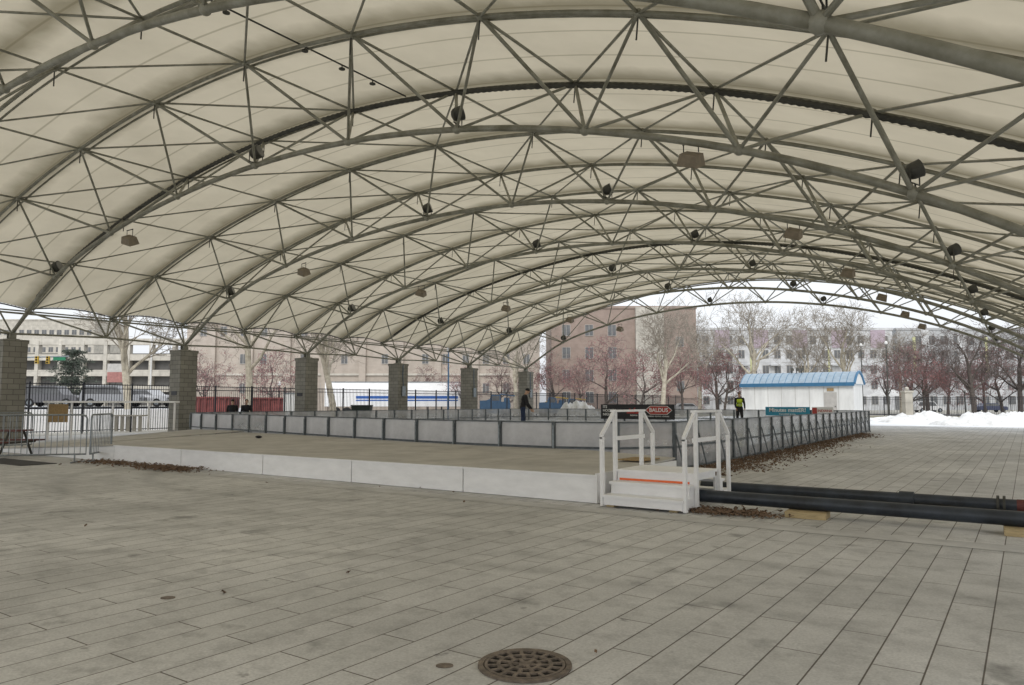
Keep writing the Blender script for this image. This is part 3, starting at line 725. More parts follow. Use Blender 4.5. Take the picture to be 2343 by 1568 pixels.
# ------------------------------------------------------------ people
def limb(mb, pts, rs, n=10):
    mb.path(pts, rs, n)
    for p, r in zip(pts, rs): mb.ball(p, r, 10, 6)
def remesh(o, vs, it=3):
    r = o.modifiers.new('join', 'REMESH'); r.mode = 'VOXEL'; r.voxel_size = vs; r.use_smooth_shade = True
    s = o.modifiers.new('soft', 'SMOOTH'); s.iterations = it; s.factor = .5
def person(label, loc, rz, lean=0.1, headtilt=0.3, coat='coat_black', legs='denim', vest=False, cap=True, seated=False, armfwd=.25, group=None):
    t = thing('person', label, 'person', loc, rz, group)
    V = Vector
    hz = .93 if not seated else .5
    hip = V((0,0,hz)); d = V((sin(lean),0,cos(lean)))
    waist = hip+d*.16; chest = hip+d*.38; sh = hip+d*.5; nk = hip+d*.57
    h2 = V((sin(lean+headtilt),0,cos(lean+headtilt))); head = nk+h2*.15
    f2 = V((cos(lean+headtilt),0,-sin(lean+headtilt)))
    body, top, bot, shoe = MB(), MB(), MB(), MB()
    def torso(mb, e):
        for c, rx, ry, rz_ in ((hip,.11,.165,.12),(waist,.1,.145,.14),(chest,.12,.17,.17),(sh-d*.03,.09,.18,.08)):
            mb.ball(c, (rx+e,ry+e,rz_+e), 14, 9, Matrix.Rotation(lean,3,'Y'))
    torso(body, 0); torso(top, .022)
    limb(body, [sh, nk, nk+h2*.06], [.065,.056,.055])
    body.ball(head+h2*.02, (.095,.075,.115), 16, 12, Matrix.Rotation(lean+headtilt,3,'Y'))
    body.ball(head-h2*.06+f2*.03, (.06,.052,.055), 12, 8)
    body.ball(head+f2*.1-h2*.012, (.018,.014,.024), 8, 6)
    body.ball(head+f2*.082-h2*.06, (.02,.026,.01), 8, 6)
    for s in (-1,1): body.ball(head+V((0,s*.076,0)), (.018,.012,.03), 8, 6)
    for s in (-1,1):
        hj = hip+V((0,s*.09,-.03))
        if seated: kn = hj+V((.43,s*.04,.0)); an = kn+V((.0,0,-.4))
        else: kn = hj+V((.03+.05*s,s*.02,-.42)); an = V((-.01+.04*s, s*.12, .09))
        limb(body, [hj,kn,an],[.085,.056,.042]); limb(bot,[hj,hj.lerp(kn,.5),kn,kn.lerp(an,.5),an+V((0,0,.0))],[.108,.092,.075,.07,.066])
        limb(body,[an,an+V((.12,0,-.055))],[.04,.03]); limb(shoe,[an+V((-.04,0,-.05)),an+V((.06,0,-.05)),an+V((.17,s*.01,-.06))],[.042,.045,.034])
        sj = sh+V((0,s*.19,-.02)); el = sj+V((armfwd*.3,s*.05,-.29)); wr = el+V((armfwd*.6+.03,-s*.03,-.24))
        if seated: wr = el+V((.24,-s*.06,-.02))
        limb(body,[sj,el,wr],[.052,.04,.028]); limb(top,[sj,sj.lerp(el,.5),el,wr.lerp(el,.12)],[.078,.068,.058,.045])
        hd = (wr-el).normalized(); pc = wr+hd*.05
        body.ball(pc,(.03,.018,.048),10,6,hd.to_track_quat('Z','Y').to_matrix())
        fw = V((1,0,0)) - hd*hd.x; fw.normalize()
        for q, ln in enumerate((.062,.075,.07,.055)):
            b0 = pc+hd*.035+fw*(-.024+.016*q); b1 = b0+hd*ln*.55; b2 = b1+(hd*.8-V((0,s*.5,0))).normalized()*ln*.45
            limb(body,[b0,b1,b2],[.0095,.009,.008],6)
        th = pc-hd*.01+fw*.026; limb(body,[th,th+(hd*.6+fw*.6)*.035,th+(hd*.9+fw*.4)*.06],[.011,.01,.009],6)
    for c in (hip,): bot.ball(c-d*.0,(.13,.18,.12),14,8)
    remesh(body.build('body', M['skin'], t), .0085)
    remesh(top.build('jacket', M[coat], t), .014, 5)
    remesh(bot.build('trousers', M[legs], t), .014, 4)
    remesh(shoe.build('shoes', M['coat_black'], t), .011, 2)
    hb = MB(); hb.ball(head+h2*.055-f2*.022,(.1,.087,.085),14,9,Matrix.Rotation(lean+headtilt,3,'Y'))
    hb.build('hair' if not cap else 'hat', M['hair'] if not cap else M['coat_black'], t)
    if cap:
        b_ = MB(); b_.ball(head+h2*.075+f2*.085,(.075,.075,.009),14,5,Matrix.Rotation(lean+headtilt,3,'Y')); b_.build('brim', M['coat_black'], t)
    for s in (-1,1): MB().ball(head+f2*.083+h2*.012+V((0,s*.03,0)), .009, 8, 6).build('eye', M['hair'], t)
    if vest:
        v = MB()
        for c, rx, ry, rz_ in ((waist,.135,.18,.13),(chest,.15,.205,.17)): v.ball(c,(rx,ry,rz_),14,9)
        remesh(v.build('vest', M['vest'], t), .014, 3)
        MB().ring(.14,.142,0,.05,24).build('reflective_band', M['galv'], t).location = (waist.x*1.0,0,waist.z-.03)
    return t
p = at(1196,33.5,.3)
pp_ = person('person in black jacket, hat and blue jeans leaning forward on the ice', p, TH+.15, lean=.2, headtilt=.4); pp_.scale = (1.06,1.06,1.06)
p = at(1690,40,.3)
person('person in a yellow high visibility vest standing on the ice near the kiosk', p, TH-pi/2-.2, lean=.03, headtilt=.15, legs='coat_black', vest=True, cap=True, armfwd=.6)
bn = thing('bench', 'wooden bench behind the left rink boards under two seated people', 'bench', at(552,37.6,.0), TH)
MB().box(-.9,.9,-.2,.2,.66,.72).build('seat', M['wood'], bn, smooth=0)
for s in (-1,1): MB().box(s*.75-.04,s*.75+.04,-.18,.18,.006,.66).build('leg', M['wood'], bn, smooth=0)
person('person in dark clothes seated on the bench, left of the pair behind the boards', at(534,37.7,.34), TH+pi/2+.3, lean=.15, seated=True, cap=False, legs='coat_black')
person('person in dark clothes seated on the bench, right of the pair behind the boards', at(566,37.6,.34), TH-pi/2+.4, lean=.1, seated=True, cap=False, legs='coat_black')

# ------------------------------------------------------------ banners on the boards
def banner(label, x, y, w, h, z, m, rz=0):
    t = thing('banner', label, 'banner', (x,y,z), rz)
    MB().box(-w/2,w/2,-.015,.015,0,h).build('panel', M[m], t, smooth=0)
    return t
b1 = banner('black hockey night banner with a red and white diamond logo', -21.3, 45.25, 5.3, .98, .42, 'black')
text('lettering','ITS',.24,M['sign_white'],b1,(-2.5,-.022,.81),align='LEFT'); text('lettering','HOCKEY',.24,M['sign_white'],b1,(-2.5,-.022,.56),align='LEFT'); text('lettering','NIGHT',.24,M['sign_white'],b1,(-2.5,-.022,.3),align='LEFT')
mb = MB(); mb.prism([(.6,.6),(.95,.88),(2.15,.88),(2.5,.6),(2.15,.32),(.95,.32)],-.021,-.016); mb.build('logo_border', M['sign_white'], b1, smooth=0, fixn=True)
mb = MB(); mb.prism([(.66,.6),(.98,.85),(2.12,.85),(2.44,.6),(2.12,.35),(.98,.35)],-.026,-.0215); mb.build('logo_field', M['sign_red'], b1, smooth=0, fixn=True)
text('lettering','BALDUS',.36,M['sign_white'],b1,(1.55,-.03,.6))
mb = MB(); mb.prism([(-.75,.38),(-.5,.72),(-.35,.58),(-.1,.78),(-.15,.42),(.1,.5),(.3,.66),(.25,.36)],-.021,-.016); mb.build('player_emblem', M['sign_red'], b1, smooth=0, fixn=True)
text('lettering','INDIANA',.13,M['sign_white'],b1,(-.2,-.03,.25)); text('lettering','PLUMBING • HEATING • COOLING',.1,M['sign_white'],b1,(1.5,-.02,.2))
b2 = banner('teal banner with white lettering on the far boards', -11.55, 44.85, 2.5, .5, .76, 'teal')
text('lettering','Minutes mattER!',.31,M['sign_white'],b2,(0,-.022,.31)); text('lettering','Committed to you.',.12,M['sign_white'],b2,(0,-.022,.09))
b3 = banner('small red and white banner right of the teal banner', -9.6, 44.8, 1.15, .48, .78, 'sign_white')
MB().box(-.56,-.3,-.02,-.016,.04,.44).build('red_block', M['sign_red'], b3, smooth=0); text('lettering','INDIANA',.19,M['sign_red'],b3,(.12,-.02,.26))

# ------------------------------------------------------------ kiosk
kp = at(1818,59)
kk = thing('kiosk', 'white portable building with an arched blue metal roof beyond the rink', 'kiosk', kp, TH-radians(37))
MB().box(-4.3,4.3,0,3.0,.2,2.95).build('wall', M['dirty_white'], kk, smooth=0)
MB().box(-4.25,4.25,.05,2.95,0,.2).build('skid_base', M['steel_dark'], kk, smooth=0)
def kz(a): return 2.98+.95*(1-abs(2*a-1)**1.8)
prof = [(-.15+3.3*i/14, kz(i/14)) for i in range(15)]
MB().prism([(-.15,2.9)]+prof+[(3.15,2.9)], -4.4,4.4,'x').build('roof', M['blue_roof'], kk, smooth=20, fixn=True)
mb = MB()
for i in range(18):
    x = -4.35+8.7*i/17; mb.path([(x,a,b+.006) for a,b in prof],.018,5)
mb.build('roof_rib', M['blue_trim'], kk)
MB().box(-4.42,4.42,-.19,-.152,2.78,3.06).build('eave_trim', M['blue_trim'], kk, smooth=0)
MB().path([(4.44,a,b) for a,b in prof],.09,6).build('gable_trim', M['blue_trim'], kk)
MB().prism([(.05,2.951)]+[(.05+2.9*i/10, 2.97+.76*(1-abs(2*i/10-1)**1.8)) for i in range(11)]+[(2.95,2.951)], 4.402,4.41,'x').build('gable', M['dirty_white'], kk, smooth=0, fixn=True)
for i in range(1,8): MB().box(-4.3+8.6*i/8-.015,-4.3+8.6*i/8+.015,-.012,0.0,.2,2.78).build('wall_seam', M['frame_pale'], kk, smooth=0)
dr = MB().box(2.2,3.1,-.035,-.002,.3,2.3).build('door', M['frame_pale'], kk, smooth=0); MB().box(2.95,3.02,-.08,-.04,1.2,1.26).build('handle', M['steel_dark'], dr, smooth=0)
MB().box(2.4,2.9,-.05,-.04,2.4,2.62).build('notice', M['osb'], kk, smooth=0)
bpy.context.view_layer.update()
for i in range(3):
    o = MB(); o.path([(0,0,0),(0,0,.14),(.0,-.1,.26),(0,-.22,.3)],[.03,.03,.09,.15],10); o = o.build('horn_speaker', M['steel_dark']); q = kk.matrix_world @ Vector((-.6+.4*i,1.2,3.88)); o.location=q; o.rotation_euler=(0,0,TH)
    tag(o, 'dark horn unit on the kiosk roof, '+['left','middle','right'][i]+' of three', 'horn', 'horn units on the kiosk roof')

# ------------------------------------------------------------ trees
def grow(seed, H, trunk_r, fork, spread, levels, kids, up=.35, lenf=.62, berries=0, lean=.05, rmin=.016):
    rnd = random.Random(seed); tk, cw, bb = MB(), MB(), MB(); top = [0]
    def br(p, d, L_, r, lv):
        n = 4 if lv < 2 else 3; pts = [p]; rs = [r]; q = p.copy(); dd = d.copy()
        for i in range(n):
            w = (.12 if lv else lean)+.1*lv*.6
            dd = (dd + Vector((rnd.gauss(0,w),rnd.gauss(0,w),rnd.gauss(0,w*.6)+up*.12*(lv>0)))).normalized()
            q = q+dd*(L_/n); pts.append(q.copy()); rs.append(max(rmin*.7, r*(1-.55*(i+1)/n)) if lv else r*(1-.3*(i+1)/n))
        top[0] = max(top[0], q.z)
        (tk if lv < 2 else cw).path(pts, rs, (9,7,5,3,3,3,3)[lv], caps=(lv<2))
        if lv >= levels:
            if berries:
                for _ in range(berries):
                    c = pts[rnd.randrange(1,len(pts))]+Vector((rnd.gauss(0,.12),rnd.gauss(0,.12),rnd.gauss(0,.12))); s = rnd.uniform(.02,.05)
                    bb.quad(c+Vector((-s,0,-s)), c+Vector((s,rnd.uniform(-s,s),0)), c+Vector((0,rnd.uniform(-s,s),s*1.3)))
            return
        k = kids[lv]
        for i in range(k):
            u = 1 if i == 0 else rnd.uniform(.35 if lv else fork, 1.0)
            f = u*(len(pts)-1); a = min(int(f), len(pts)-2); pp = pts[a].lerp(pts[a+1], f-a); rr = rs[a]+(rs[a+1]-rs[a])*(f-a)
            ax = dd.orthogonal().normalized(); ax.rotate(Matrix.Rotation(2*pi*(i/k)+rnd.uniform(0,1.2), 3, dd))
            ang = (spread*rnd.uniform(.55,1.15)) if i or lv>0 else .15
            nd = (dd*cos(ang)+ax*sin(ang)+Vector((0,0,up*.25))).normalized()
            br(pp, nd, L_*lenf*rnd.uniform(.75,1.15), max(rmin, rr*(.75 if i==0 else .55)), lv+1)
    br(Vector((0,0,0)), Vector((rnd.gauss(0,lean),rnd.gauss(0,lean),1)).normalized(), H*.42, trunk_r, 0)
    return tk, cw, bb, top[0]
TH_ = {}
def tree_proto(key, name, seed, H, r, fork, spread, levels, kids, bark, twig, **k):
    tk, cw, bb, top = grow(seed, H, r, fork, spread, levels, kids, **k)
    t = thing(name, 'x', 'tree', (0,-500,0))
    tk.build('trunk', M[bark], t); c = cw.build('crown', M[twig], t)
    if bb.v: bb.build('fruit', M['berries'], c, smooth=0)
    TH_[key] = top
    return t
T = {}
for key, a in {'syc1':('bare_tree', 3, 14, .26, .5, .7, 5, (7,5,5,4,3), 'bark_pale','twig_pale'),
               'syc2':('bare_tree', 11, 14, .25, .45, .8, 5, (7,5,5,4,3), 'bark_pale','twig_pale'),
               'dark':('bare_tree', 21, 10, .22, .45, .9, 5, (6,5,5,4,3), 'bark_dark','twig_dark')}.items():
    T[key] = tree_proto(key, *a, up=.35 if key!='dark' else .22, lenf=.64, rmin=.014)
T['red1'] = tree_proto('red1','crabapple_tree', 31, 6, .12, .4, .9, 4, (6,5,5,4), 'bark_dark','twig_red', up=.3, berries=3, lenf=.7, rmin=.012)
T['red2'] = tree_proto('red2','crabapple_tree', 37, 6, .12, .35, .95, 4, (6,5,5,4), 'bark_dark','twig_red', up=.25, berries=3, lenf=.7, rmin=.012)
tused = set()
def tree(kind, px_, d_, h, label, z=0):
    p = at(px_, d_, z); t = T[kind] if kind not in tused else dup(T[kind]); tused.add(kind)
    sc = h/TH_[kind]
    t.location = p; t.rotation_euler = (0,0,random.uniform(0,6.28)); t.scale = (sc,sc,sc)
    t['label'] = label; t['group'] = 'bare trees around the plaza' if kind[0] != 'r' else 'small reddish crabapple trees'
tree('syc1', 300, 46, 12.5, 'pale barked bare tree beside the nearest left column')
tree('syc2', 572, 50, 12.5, 'pale barked bare tree between the second and third left columns')
tree('syc1', 767, 56, 13, 'pale leaning bare tree between the third and fourth left columns')
tree('syc2', 1180, 78, 12, 'pale bare tree just left of the farthest block column')
tree('syc1', 1515, 78, 13.2, 'tall pale bare tree in front of the brown brick tower')
tree('syc2', 1722, 86, 15.2, 'tall pale bare tree behind the left end of the kiosk')
tree('syc1', 1945, 90, 14.8, 'tall pale bare tree behind the right end of the kiosk')
tree('syc2', 1600, 98, 13.5, 'bare tree between the brick tower and the apartment block')
tree('syc1', 1830, 104, 14, 'bare tree rising behind the middle of the kiosk roof')
tree('syc2', 2060, 104, 13, 'bare tree between the two apartment blocks')
tree('dark', 2225, 84, 11, 'dark spreading bare tree at the right, behind the snow piles')
tree('dark', 2120, 100, 11, 'dark bare tree left of the spreading one at the right')
tree('dark', 2330, 92, 12, 'dark bare tree cut by the right edge of the photo')
tree('dark', 1640, 96, 8.5, 'dark bare tree behind the person in the yellow vest')
tree('dark', 2420, 80, 10, 'dark bare tree beyond the right edge')
for i, (px_, d_, s, lab) in enumerate(((1140,82,6.3,'left of the farthest column'),(1268,78,7.5,'right of the farthest column'),(1385,76,8.6,'left of the tall pale tree'),(1330,96,8,'between two others in front of the brick wall'),(1465,88,8,'partly behind the tall pale tree'),(1560,84,8.6,'between the tall pale tree and the kiosk'),(1655,90,8,'beside the left end of the kiosk'),(2030,98,8.5,'close to the right end of the kiosk'),(2075,92,9,'right of the kiosk by the white tent'),(2165,96,9,'behind the spreading dark tree'),(2290,98,9.5,'near the right edge'),(2110,86,8,'in front of the grey apartment block, by the gate pillar'),(2250,104,9.5,'half hidden behind the spreading dark tree'),(1060,80,6,'behind the white trailer'),(980,96,6.5,'above the middle of the white trailer'),(465,64,6.5,'behind the second left column'),(625,68,6.5,'above the long red container'))):
    tree('red1' if i%2 else 'red2', px_, d_, s, 'small reddish crabapple tree '+lab)
pn = thing('pine_tree', 'dark green pine beside the parking garage at left', 'tree', at(165,72,1.1))
MB().path([(0,0,0),(0,0,5.5)],[.15,.03],7).build('trunk', M['bark_dark'], pn)
mb = MB(); rnd = random.Random(5)
for i in range(6500):
    h = rnd.uniform(.3,5.6); a = rnd.uniform(0,6.28); rr = 2.7*(1-(h/6.3)**2.2)**.6*(.72+.2*sin(h*7)+.16*sin(a*3+h*2)); q = rr*sqrt(rnd.random()); c = Vector((q*cos(a),q*sin(a),h-q*.15)); s = .12
    mb.quad(c, c+Vector((rnd.gauss(0,s),rnd.gauss(0,s),rnd.gauss(0,s*.6))), c+Vector((rnd.gauss(0,s),rnd.gauss(0,s),rnd.gauss(0,s*.6))))
mb.build('crown', M['needles'], pn, smooth=0)

# ------------------------------------------------------------ buildings
def bld(name, label, px0, px1, d, H, thick, wall, rot=0, z=0):
    w = (px1-px0)/1700*d
    t = thing(name, label, 'building', at((px0+px1)/2, d, z), TH+radians(rot))
    MB().box(-w/2,w/2,0,thick,0,H).build('wall', M[wall], t, smooth=0)
    MB().box(-w/2-.15,w/2+.15,-.15,thick+.15,H,H+.45).build('parapet', M[wall], t, smooth=0)
    return t, w
def windows(t, xs_, zs_, ww, wh, frame='frame_pale', skip=0, seed=1):
    rnd = random.Random(seed); first_ = None
    for x in xs_:
        for z in zs_:
            if rnd.random() < skip: continue
            if first_ is None:
                mb = MB(); f = .06
                mb.box(-ww/2-f,-ww/2,-.06,.02,-f,wh+f); mb.box(ww/2,ww/2+f,-.06,.02,-f,wh+f); mb.box(-ww/2,ww/2,-.06,.02,wh,wh+f); mb.box(-ww/2,ww/2,-.1,.02,-f,0); mb.box(-.03,.03,-.05,-.02,0,wh)
                fo = mb.build('window', M[frame], t, smooth=0); po = MB().box(-ww/2,ww/2,-.018,-.003,0,wh).build('pane', M['glass'], fo, smooth=0); first_ = (fo,po)
            else:
                fo = first_[0].copy(); COL.objects.link(fo); fo.parent = t; po = first_[1].copy(); COL.objects.link(po); po.parent = fo
            fo.location = (x,0,z)
def lin(a, b, n): return [a+(b-a)*i/(n-1) for i in range(n)]
t, w = bld('brick_building', 'tall brown brick building behind the far arch', 1262, 1595, 125, 17.4, 20, 'brick_brown', 0)
windows(t, lin(-w/2+2.5,-2,3), [1.5,5.2,9,12.8], 1.3, 1.8); windows(t, [w/2-2.8], [3.5,11], 1.2, 1.6, seed=3)
MB().box(1.9,6.6,-.9,.6,0,17.6).build('stair_tower', M['beige_panel'], t, smooth=0)
t, w = bld('brick_building', 'long tan brick building behind the left columns', 425, 1235, 112, 14.8, 16, 'brick_tan', 0)
windows(t, lin(-w/2+2.5,w/2-2,17), [3.0,7.4,11.6], .9, 1.4, 'frame_pale', .25, 4)
for i in range(9):
    x = -w/2+4+i*(w-8)/8; MB().box(x-.5,x+.5,-.5,-.004,0,14.7).build('pilaster', M['brick_tan'], t, smooth=0)
MB().box(-w/2+1,w/2-1,-.2,-.006,5.6,5.9).build('string_course', M['beige_panel'], t, smooth=0)
t, w = bld('apartment_building', 'pale apartment block with mauve panels behind the kiosk', 1597, 2045, 150, 16.2, 18, 'grey_panel', 0)
windows(t, lin(-w/2+1.6,w/2-1.6,16), [1.2,4.3,7.4,10.5,13.4], 1.2, 1.6, 'frame_pale', .06, 5)
for i in range(5):
    x = -w/2+5+i*(w-8)/4; MB().box(x-1.5,x+1.5,-.12,-.07,12.6,16.3).build('mauve_panel', M['purple_panel'], t, smooth=0)
    if i%2: MB().box(x-2.3,x-2.0,-.14,-.01,6,12.5).build('lime_strip', M['yellow_panel'], t, smooth=0)
for i in range(6): MB().box(-w/2+2+i*6.2,-w/2+4+i*6.2,-1.0,-.011,8.9,9.15).build('balcony', M['dark_panel'], t, smooth=0)
t, w = bld('apartment_building', 'grey apartment block with lime accents at the right edge', 2055, 2480, 158, 17.0, 18, 'dark_panel', 0)
windows(t, lin(-w/2+1.8,w/2-1.8,14), [1.2,4.4,7.6,10.8,14.0], 1.5, 1.7, 'frame_pale', .04, 6)
for i in range(5):
    x = -w/2+3.6+i*7.7
    if i in (0,2): MB().box(x-.3,x+.3,-.14,-.07,8,15.5).build('lime_strip', M['yellow_panel'], t, smooth=0)
    MB().box(x+1.6,x+3.2,-.13,-.068,3,17).build('pale_bay', M['grey_panel'], t, smooth=0)
t = thing('parking_garage', 'beige multi-storey parking garage at the left behind the street', 'building', at(170,130,1.0), TH)
w = 46
MB().box(-w/2,w/2,1,20,0,9.2).build('interior_shade', M['garage_shade'], t, smooth=0)  # solid core, dark colour painted for the shade between the decks
for i in range(4): MB().box(-w/2,w/2,0,.9,2.4+2.75*i,3.5+2.75*i).build('parapet_band', M['beige_panel'], t, smooth=0)
for i in range(12): MB().box(-w/2+i*w/11.5,-w/2+i*w/11.5+.6,-.1,.99,0,11.3).build('pier', M['beige_panel'], t, smooth=0)
t, w = bld('office_tower', 'pale office tower with window grid at the far left', -140, 212, 230, 27, 20, 'beige_panel', 0)
windows(t, lin(-w/2+1.6,w/2-1.6,20), [14.5,17.2,19.9,22.6], 1.4, 1.5, 'frame_pale', 0, 8)
o = MB().box(-12,5,0,.3,0,1.15).build('low_wall', M['white_paint'], smooth=0); tag(o, 'low white wall behind the fence at the left', 'wall'); o.location = (-40.5,20,0); o.rotation_euler = (0,0,radians(80))

# ------------------------------------------------------------ trailer, containers, machines
tl = thing('semi_trailer', 'long white semi trailer with blue stripes behind the left fence', 'trailer', at(905,82), TH+radians(2))
MB().box(-7.7,7.6,0,2.6,1.1,3.8).build('box_body', M['white_paint'], tl, smooth=0)
for z,h in ((1.7,.14),(1.95,.3)): MB().box(-4.3,6.9,-.012,-.002,z,z+h).build('stripe', M['stripe_blue'], tl, smooth=0)
MB().box(-7.7,7.6,-.03,-.0,3.72,3.83).build('top_rail', M['galv'], tl, smooth=0)
for x in (-6.5,-5.3): MB().path([(x,.1,.52),(x,.45,.52)],.5,18).build('wheel', M['rubber'], tl)
MB().box(5,5.15,.3,.45,0,1.1).build('landing_leg', M['steel_dark'], tl, smooth=0)
def dumpster(px_, d_, w, label, h=2.0):
    t = thing('dumpster', label, 'dumpster', at(px_, d_), TH, 'red waste containers')
    MB().prism([(-w/2,.15),(w/2,.15),(w/2+.12,h),(-w/2-.12,h)], 0,1.9).build('body', M['red_paint'], t, smooth=0, fixn=True)
    for i in range(5): MB().box(-w/2+.1+i*(w-.3)/4,-w/2+.22+i*(w-.3)/4,-.08,-.002,.2,h-.1).build('rib', M['red_paint'], t, smooth=0)
    MB().box(-w/2-.14,w/2+.14,-.1,-.001,h-.1,h+.02).build('rim', M['red_paint'], t, smooth=0)
dumpster(488,50.5,2.1,'shorter red waste container right of the second column', 1.9)
dumpster(618,51.5,3.1,'longer red waste container left of the third column', 1.85)
cn = thing('cabinet', 'grey and white cabinet behind the fence beside the red containers', 'cabinet', at(666,49), TH)
MB().box(-.45,.45,0,.8,0,2.1).build('body', M['dirty_white'], cn, smooth=0); MB().box(-.02,.02,-.012,-.001,.1,2.05).build('door_gap', M['steel_dark'], cn, smooth=0); MB().box(-.5,.5,-.05,.85,2.1,2.17).build('lid', M['galv'], cn, smooth=0)
def machine(px_, d_, label, col, col2, s=1):
    t = thing('lift_machine', label, 'machine', at(px_, d_), TH); t.scale = (s,s,s)
    MB().prism([(-1.4,.5),(1.4,.5),(1.5,1.3),(1.35,1.95),(.9,2.0),(.85,1.6),(.6,1.6),(.5,2.25),(-.3,2.3),(-.5,1.75),(-1.4,1.7)],0,1.3).build('body', M[col], t, smooth=0, fixn=True)
    MB().box(-.25,.45,-.012,-.002,1.7,2.15).build('cab_window', M['glass'], t, smooth=0)
    for x in (-.95,.95):
        for y in (-.15,1.25): MB().path([(x,y,.42),(x,y+.22,.42)],.42,16).build('wheel', M['rubber'], t)
    MB().path([(-.9,.6,1.6),(.6,.6,2.3),(1.9,.6,2.15)],.07,8).build('boom', M[col2], t)
machine(1132,70,'blue wheeled work machine behind the fence by the fifth column','blue_paint','blue_paint')
machine(1262,76,'blue work machine with a yellow boom behind the far fence','blue_paint','yellow_paint',.9)
machine(1308,82,'blue and yellow wheeled work machine right of the other one','blue_paint','yellow_paint',.85)
bin_ = thing('wheeled_bin', 'dark green wheeled bin behind the left boards between columns three and four', 'bin', at(826,43.5,.0), TH)
MB().prism([(-.45,.1),(.45,.1),(.55,1.3),(-.55,1.3)],0,.8).build('body', M['green_bin'], bin_, smooth=0, fixn=True); MB().box(-.58,.58,-.05,.85,1.3,1.37).build('lid', M['green_bin'], bin_, smooth=0)
for s in (-1,1): MB().path([(s*.5,.7,.12),(s*.44,.7,.12)],.12,12).build('wheel', M['rubber'], bin_)
ct = thing('counter', 'long white counter rail standing left of the rink', 'counter', at(262,29), TH)
MB().box(-2.6,2.5,-.2,.2,1.5,1.57).build('top', M['white_paint'], ct, smooth=0)
for x in (-2.5,-1.6,0,1.4,2.4): MB().box(x-.03,x+.03,-.03,.03,.45 if x>-1 else .006,1.5).build('leg', M['white_paint'], ct, smooth=0)
MB().box(-2.45,-1.7,-.08,-.055,.75,1.45).build('plywood_infill', M['osb'], ct, smooth=0)
pb = thing('picket_bench', 'weathered grey slatted bench at the left corner of the boards', 'bench', at(298,27.5,.45), TH)
for i in range(5): MB().box(-.5+i*.22,-.38+i*.22,-.02,.02,.0,.55).build('slat', M['deck'], pb, smooth=0)
MB().box(-.55,.6,-.25,.25,.56,.6).build('seat', M['deck'], pb, smooth=0)

# cars
def car(label, loc, rz, col, suv=False):
    t = thing('parked_car', label, 'car', loc, rz, 'cars parked on the streets')
    h = 1.72 if suv else 1.45; m_ = mat('car_paint', col, .3, .3, .03)
    MB().prism([(-2.2,.35),(2.2,.35),(2.25,.75),(2.05,.92),(1.1,1.0),(.55,h-.02),(-1.2 if not suv else -1.9,h),(-1.75 if not suv else -2.15,1.02),(-2.2,.95)],-.88,.88).build('body', m_, t, smooth=30, fixn=True)
    for s in (-1,1):
        MB().prism([(.95,1.0),(.5,h-.1),(-1.15 if not suv else -1.8,h-.1),(-1.55 if not suv else -1.95,1.02)], s*.882, s*.892).build('side_window', M['glass'], t, smooth=0, fixn=True)
        for x in (-1.4,1.4):
            wl = MB().path([(x,s*.72,.34),(x,s*.9,.34)],.34,16).build('wheel', M['rubber'], t); MB().path([(x,s*.9,.34),(x,s*.91,.34)],.2,12).build('rim', M['galv'], wl)
        MB().box(2.2,2.27,s*.6-.15,s*.6+.15,.62,.76).build('headlight', M['lens'], t, smooth=0)
car('grey car on the raised street at the left, behind the first column gap', at(262,60,1.18), TH+.15, (.36,.37,.39), True)
car('silver car on the raised street right of the pale tree', at(338,62,1.18), TH-.1, (.55,.56,.58))
car('dark car on the raised street at the far left', at(125,61,1.18), TH+.1, (.16,.16,.17), True)
car('white car far behind the fence right of the kiosk', at(2120,118), TH, (.7,.7,.7), True)
car('dark blue car far behind the fence near the right edge', at(2262,118), TH, (.06,.07,.12))
car('white car behind the far fence left of the kiosk', at(1572,104), TH, (.7,.7,.7))
sg = thing('traffic_signal', 'traffic signal mast with two yellow heads over the left street', 'traffic signal', at(45,64,1.1), TH)
MB().path([(0,0,0),(0,0,4.0),(.3,0,4.3),(4.2,0,4.4)],[.1,.08,.07,.05],8).build('mast', M['galv'], sg)
for x in (1.5,2.45):
    hd = MB().box(x-.13,x+.13,-.2,0,3.75,4.4).build('signal_head', M['yellow_paint'], sg, smooth=0)
    for i in range(3): MB().path([(x,-.2,3.86+i*.22),(x,-.24,3.86+i*.22)],.08,10).build('signal_lens', M['hole'], hd)
MB().box(2.85,3.9,-.05,0,4.05,4.32).build('street_sign', mat('green_sign',(.02,.2,.1)), sg, smooth=0)
def lamp(label, px_, d_, h, m, z=0):
    t = thing('street_lamp', label, 'street lamp', at(px_,d_,z), TH, 'street lamps')
    MB().path([(0,0,0),(0,0,.3),(0,0,h)],[.13,.08,.05],8).build('pole', M[m], t); MB().ball((0,0,h+.18),(.16,.16,.22),10,8).build('lantern', M['dirty_white'], t); MB().path([(0,0,h-.02),(0,0,h+.02)],.14,10).build('collar', M[m], t)
lamp('pale lamp pole in the gap after the nearest left column',345,66,6.0,'dirty_white',1)
lamp('blue lamp pole behind the white trailer right end',1026,60,5.6,'blue_paint')
lamp('tall dark lamp pole right of the kiosk',2030,78,7.6,'steel_dark')
lamp('short lamp post by the red container',640,66,3.0,'steel_dark')
lamp('dark lamp pole beside the kiosk roof',1972,86,8.0,'steel_dark')
lamp('short lamp post at the far fence near the right edge',2205,88,2.8,'steel_dark')
sn = thing('advert_board', 'red and white advertising board on the street at the left', 'sign', at(266,80,1.1), TH)
MB().box(-.95,.95,-.05,.05,2.6,3.7).build('panel', M['hazed_red'], sn, smooth=0); MB().box(-.95,.95,-.052,.052,3.72,4.6).build('header', M['frame_pale'], sn, smooth=0); MB().box(-.06,.06,-.04,.04,0,2.6).build('pole', M['steel_dark'], sn, smooth=0)
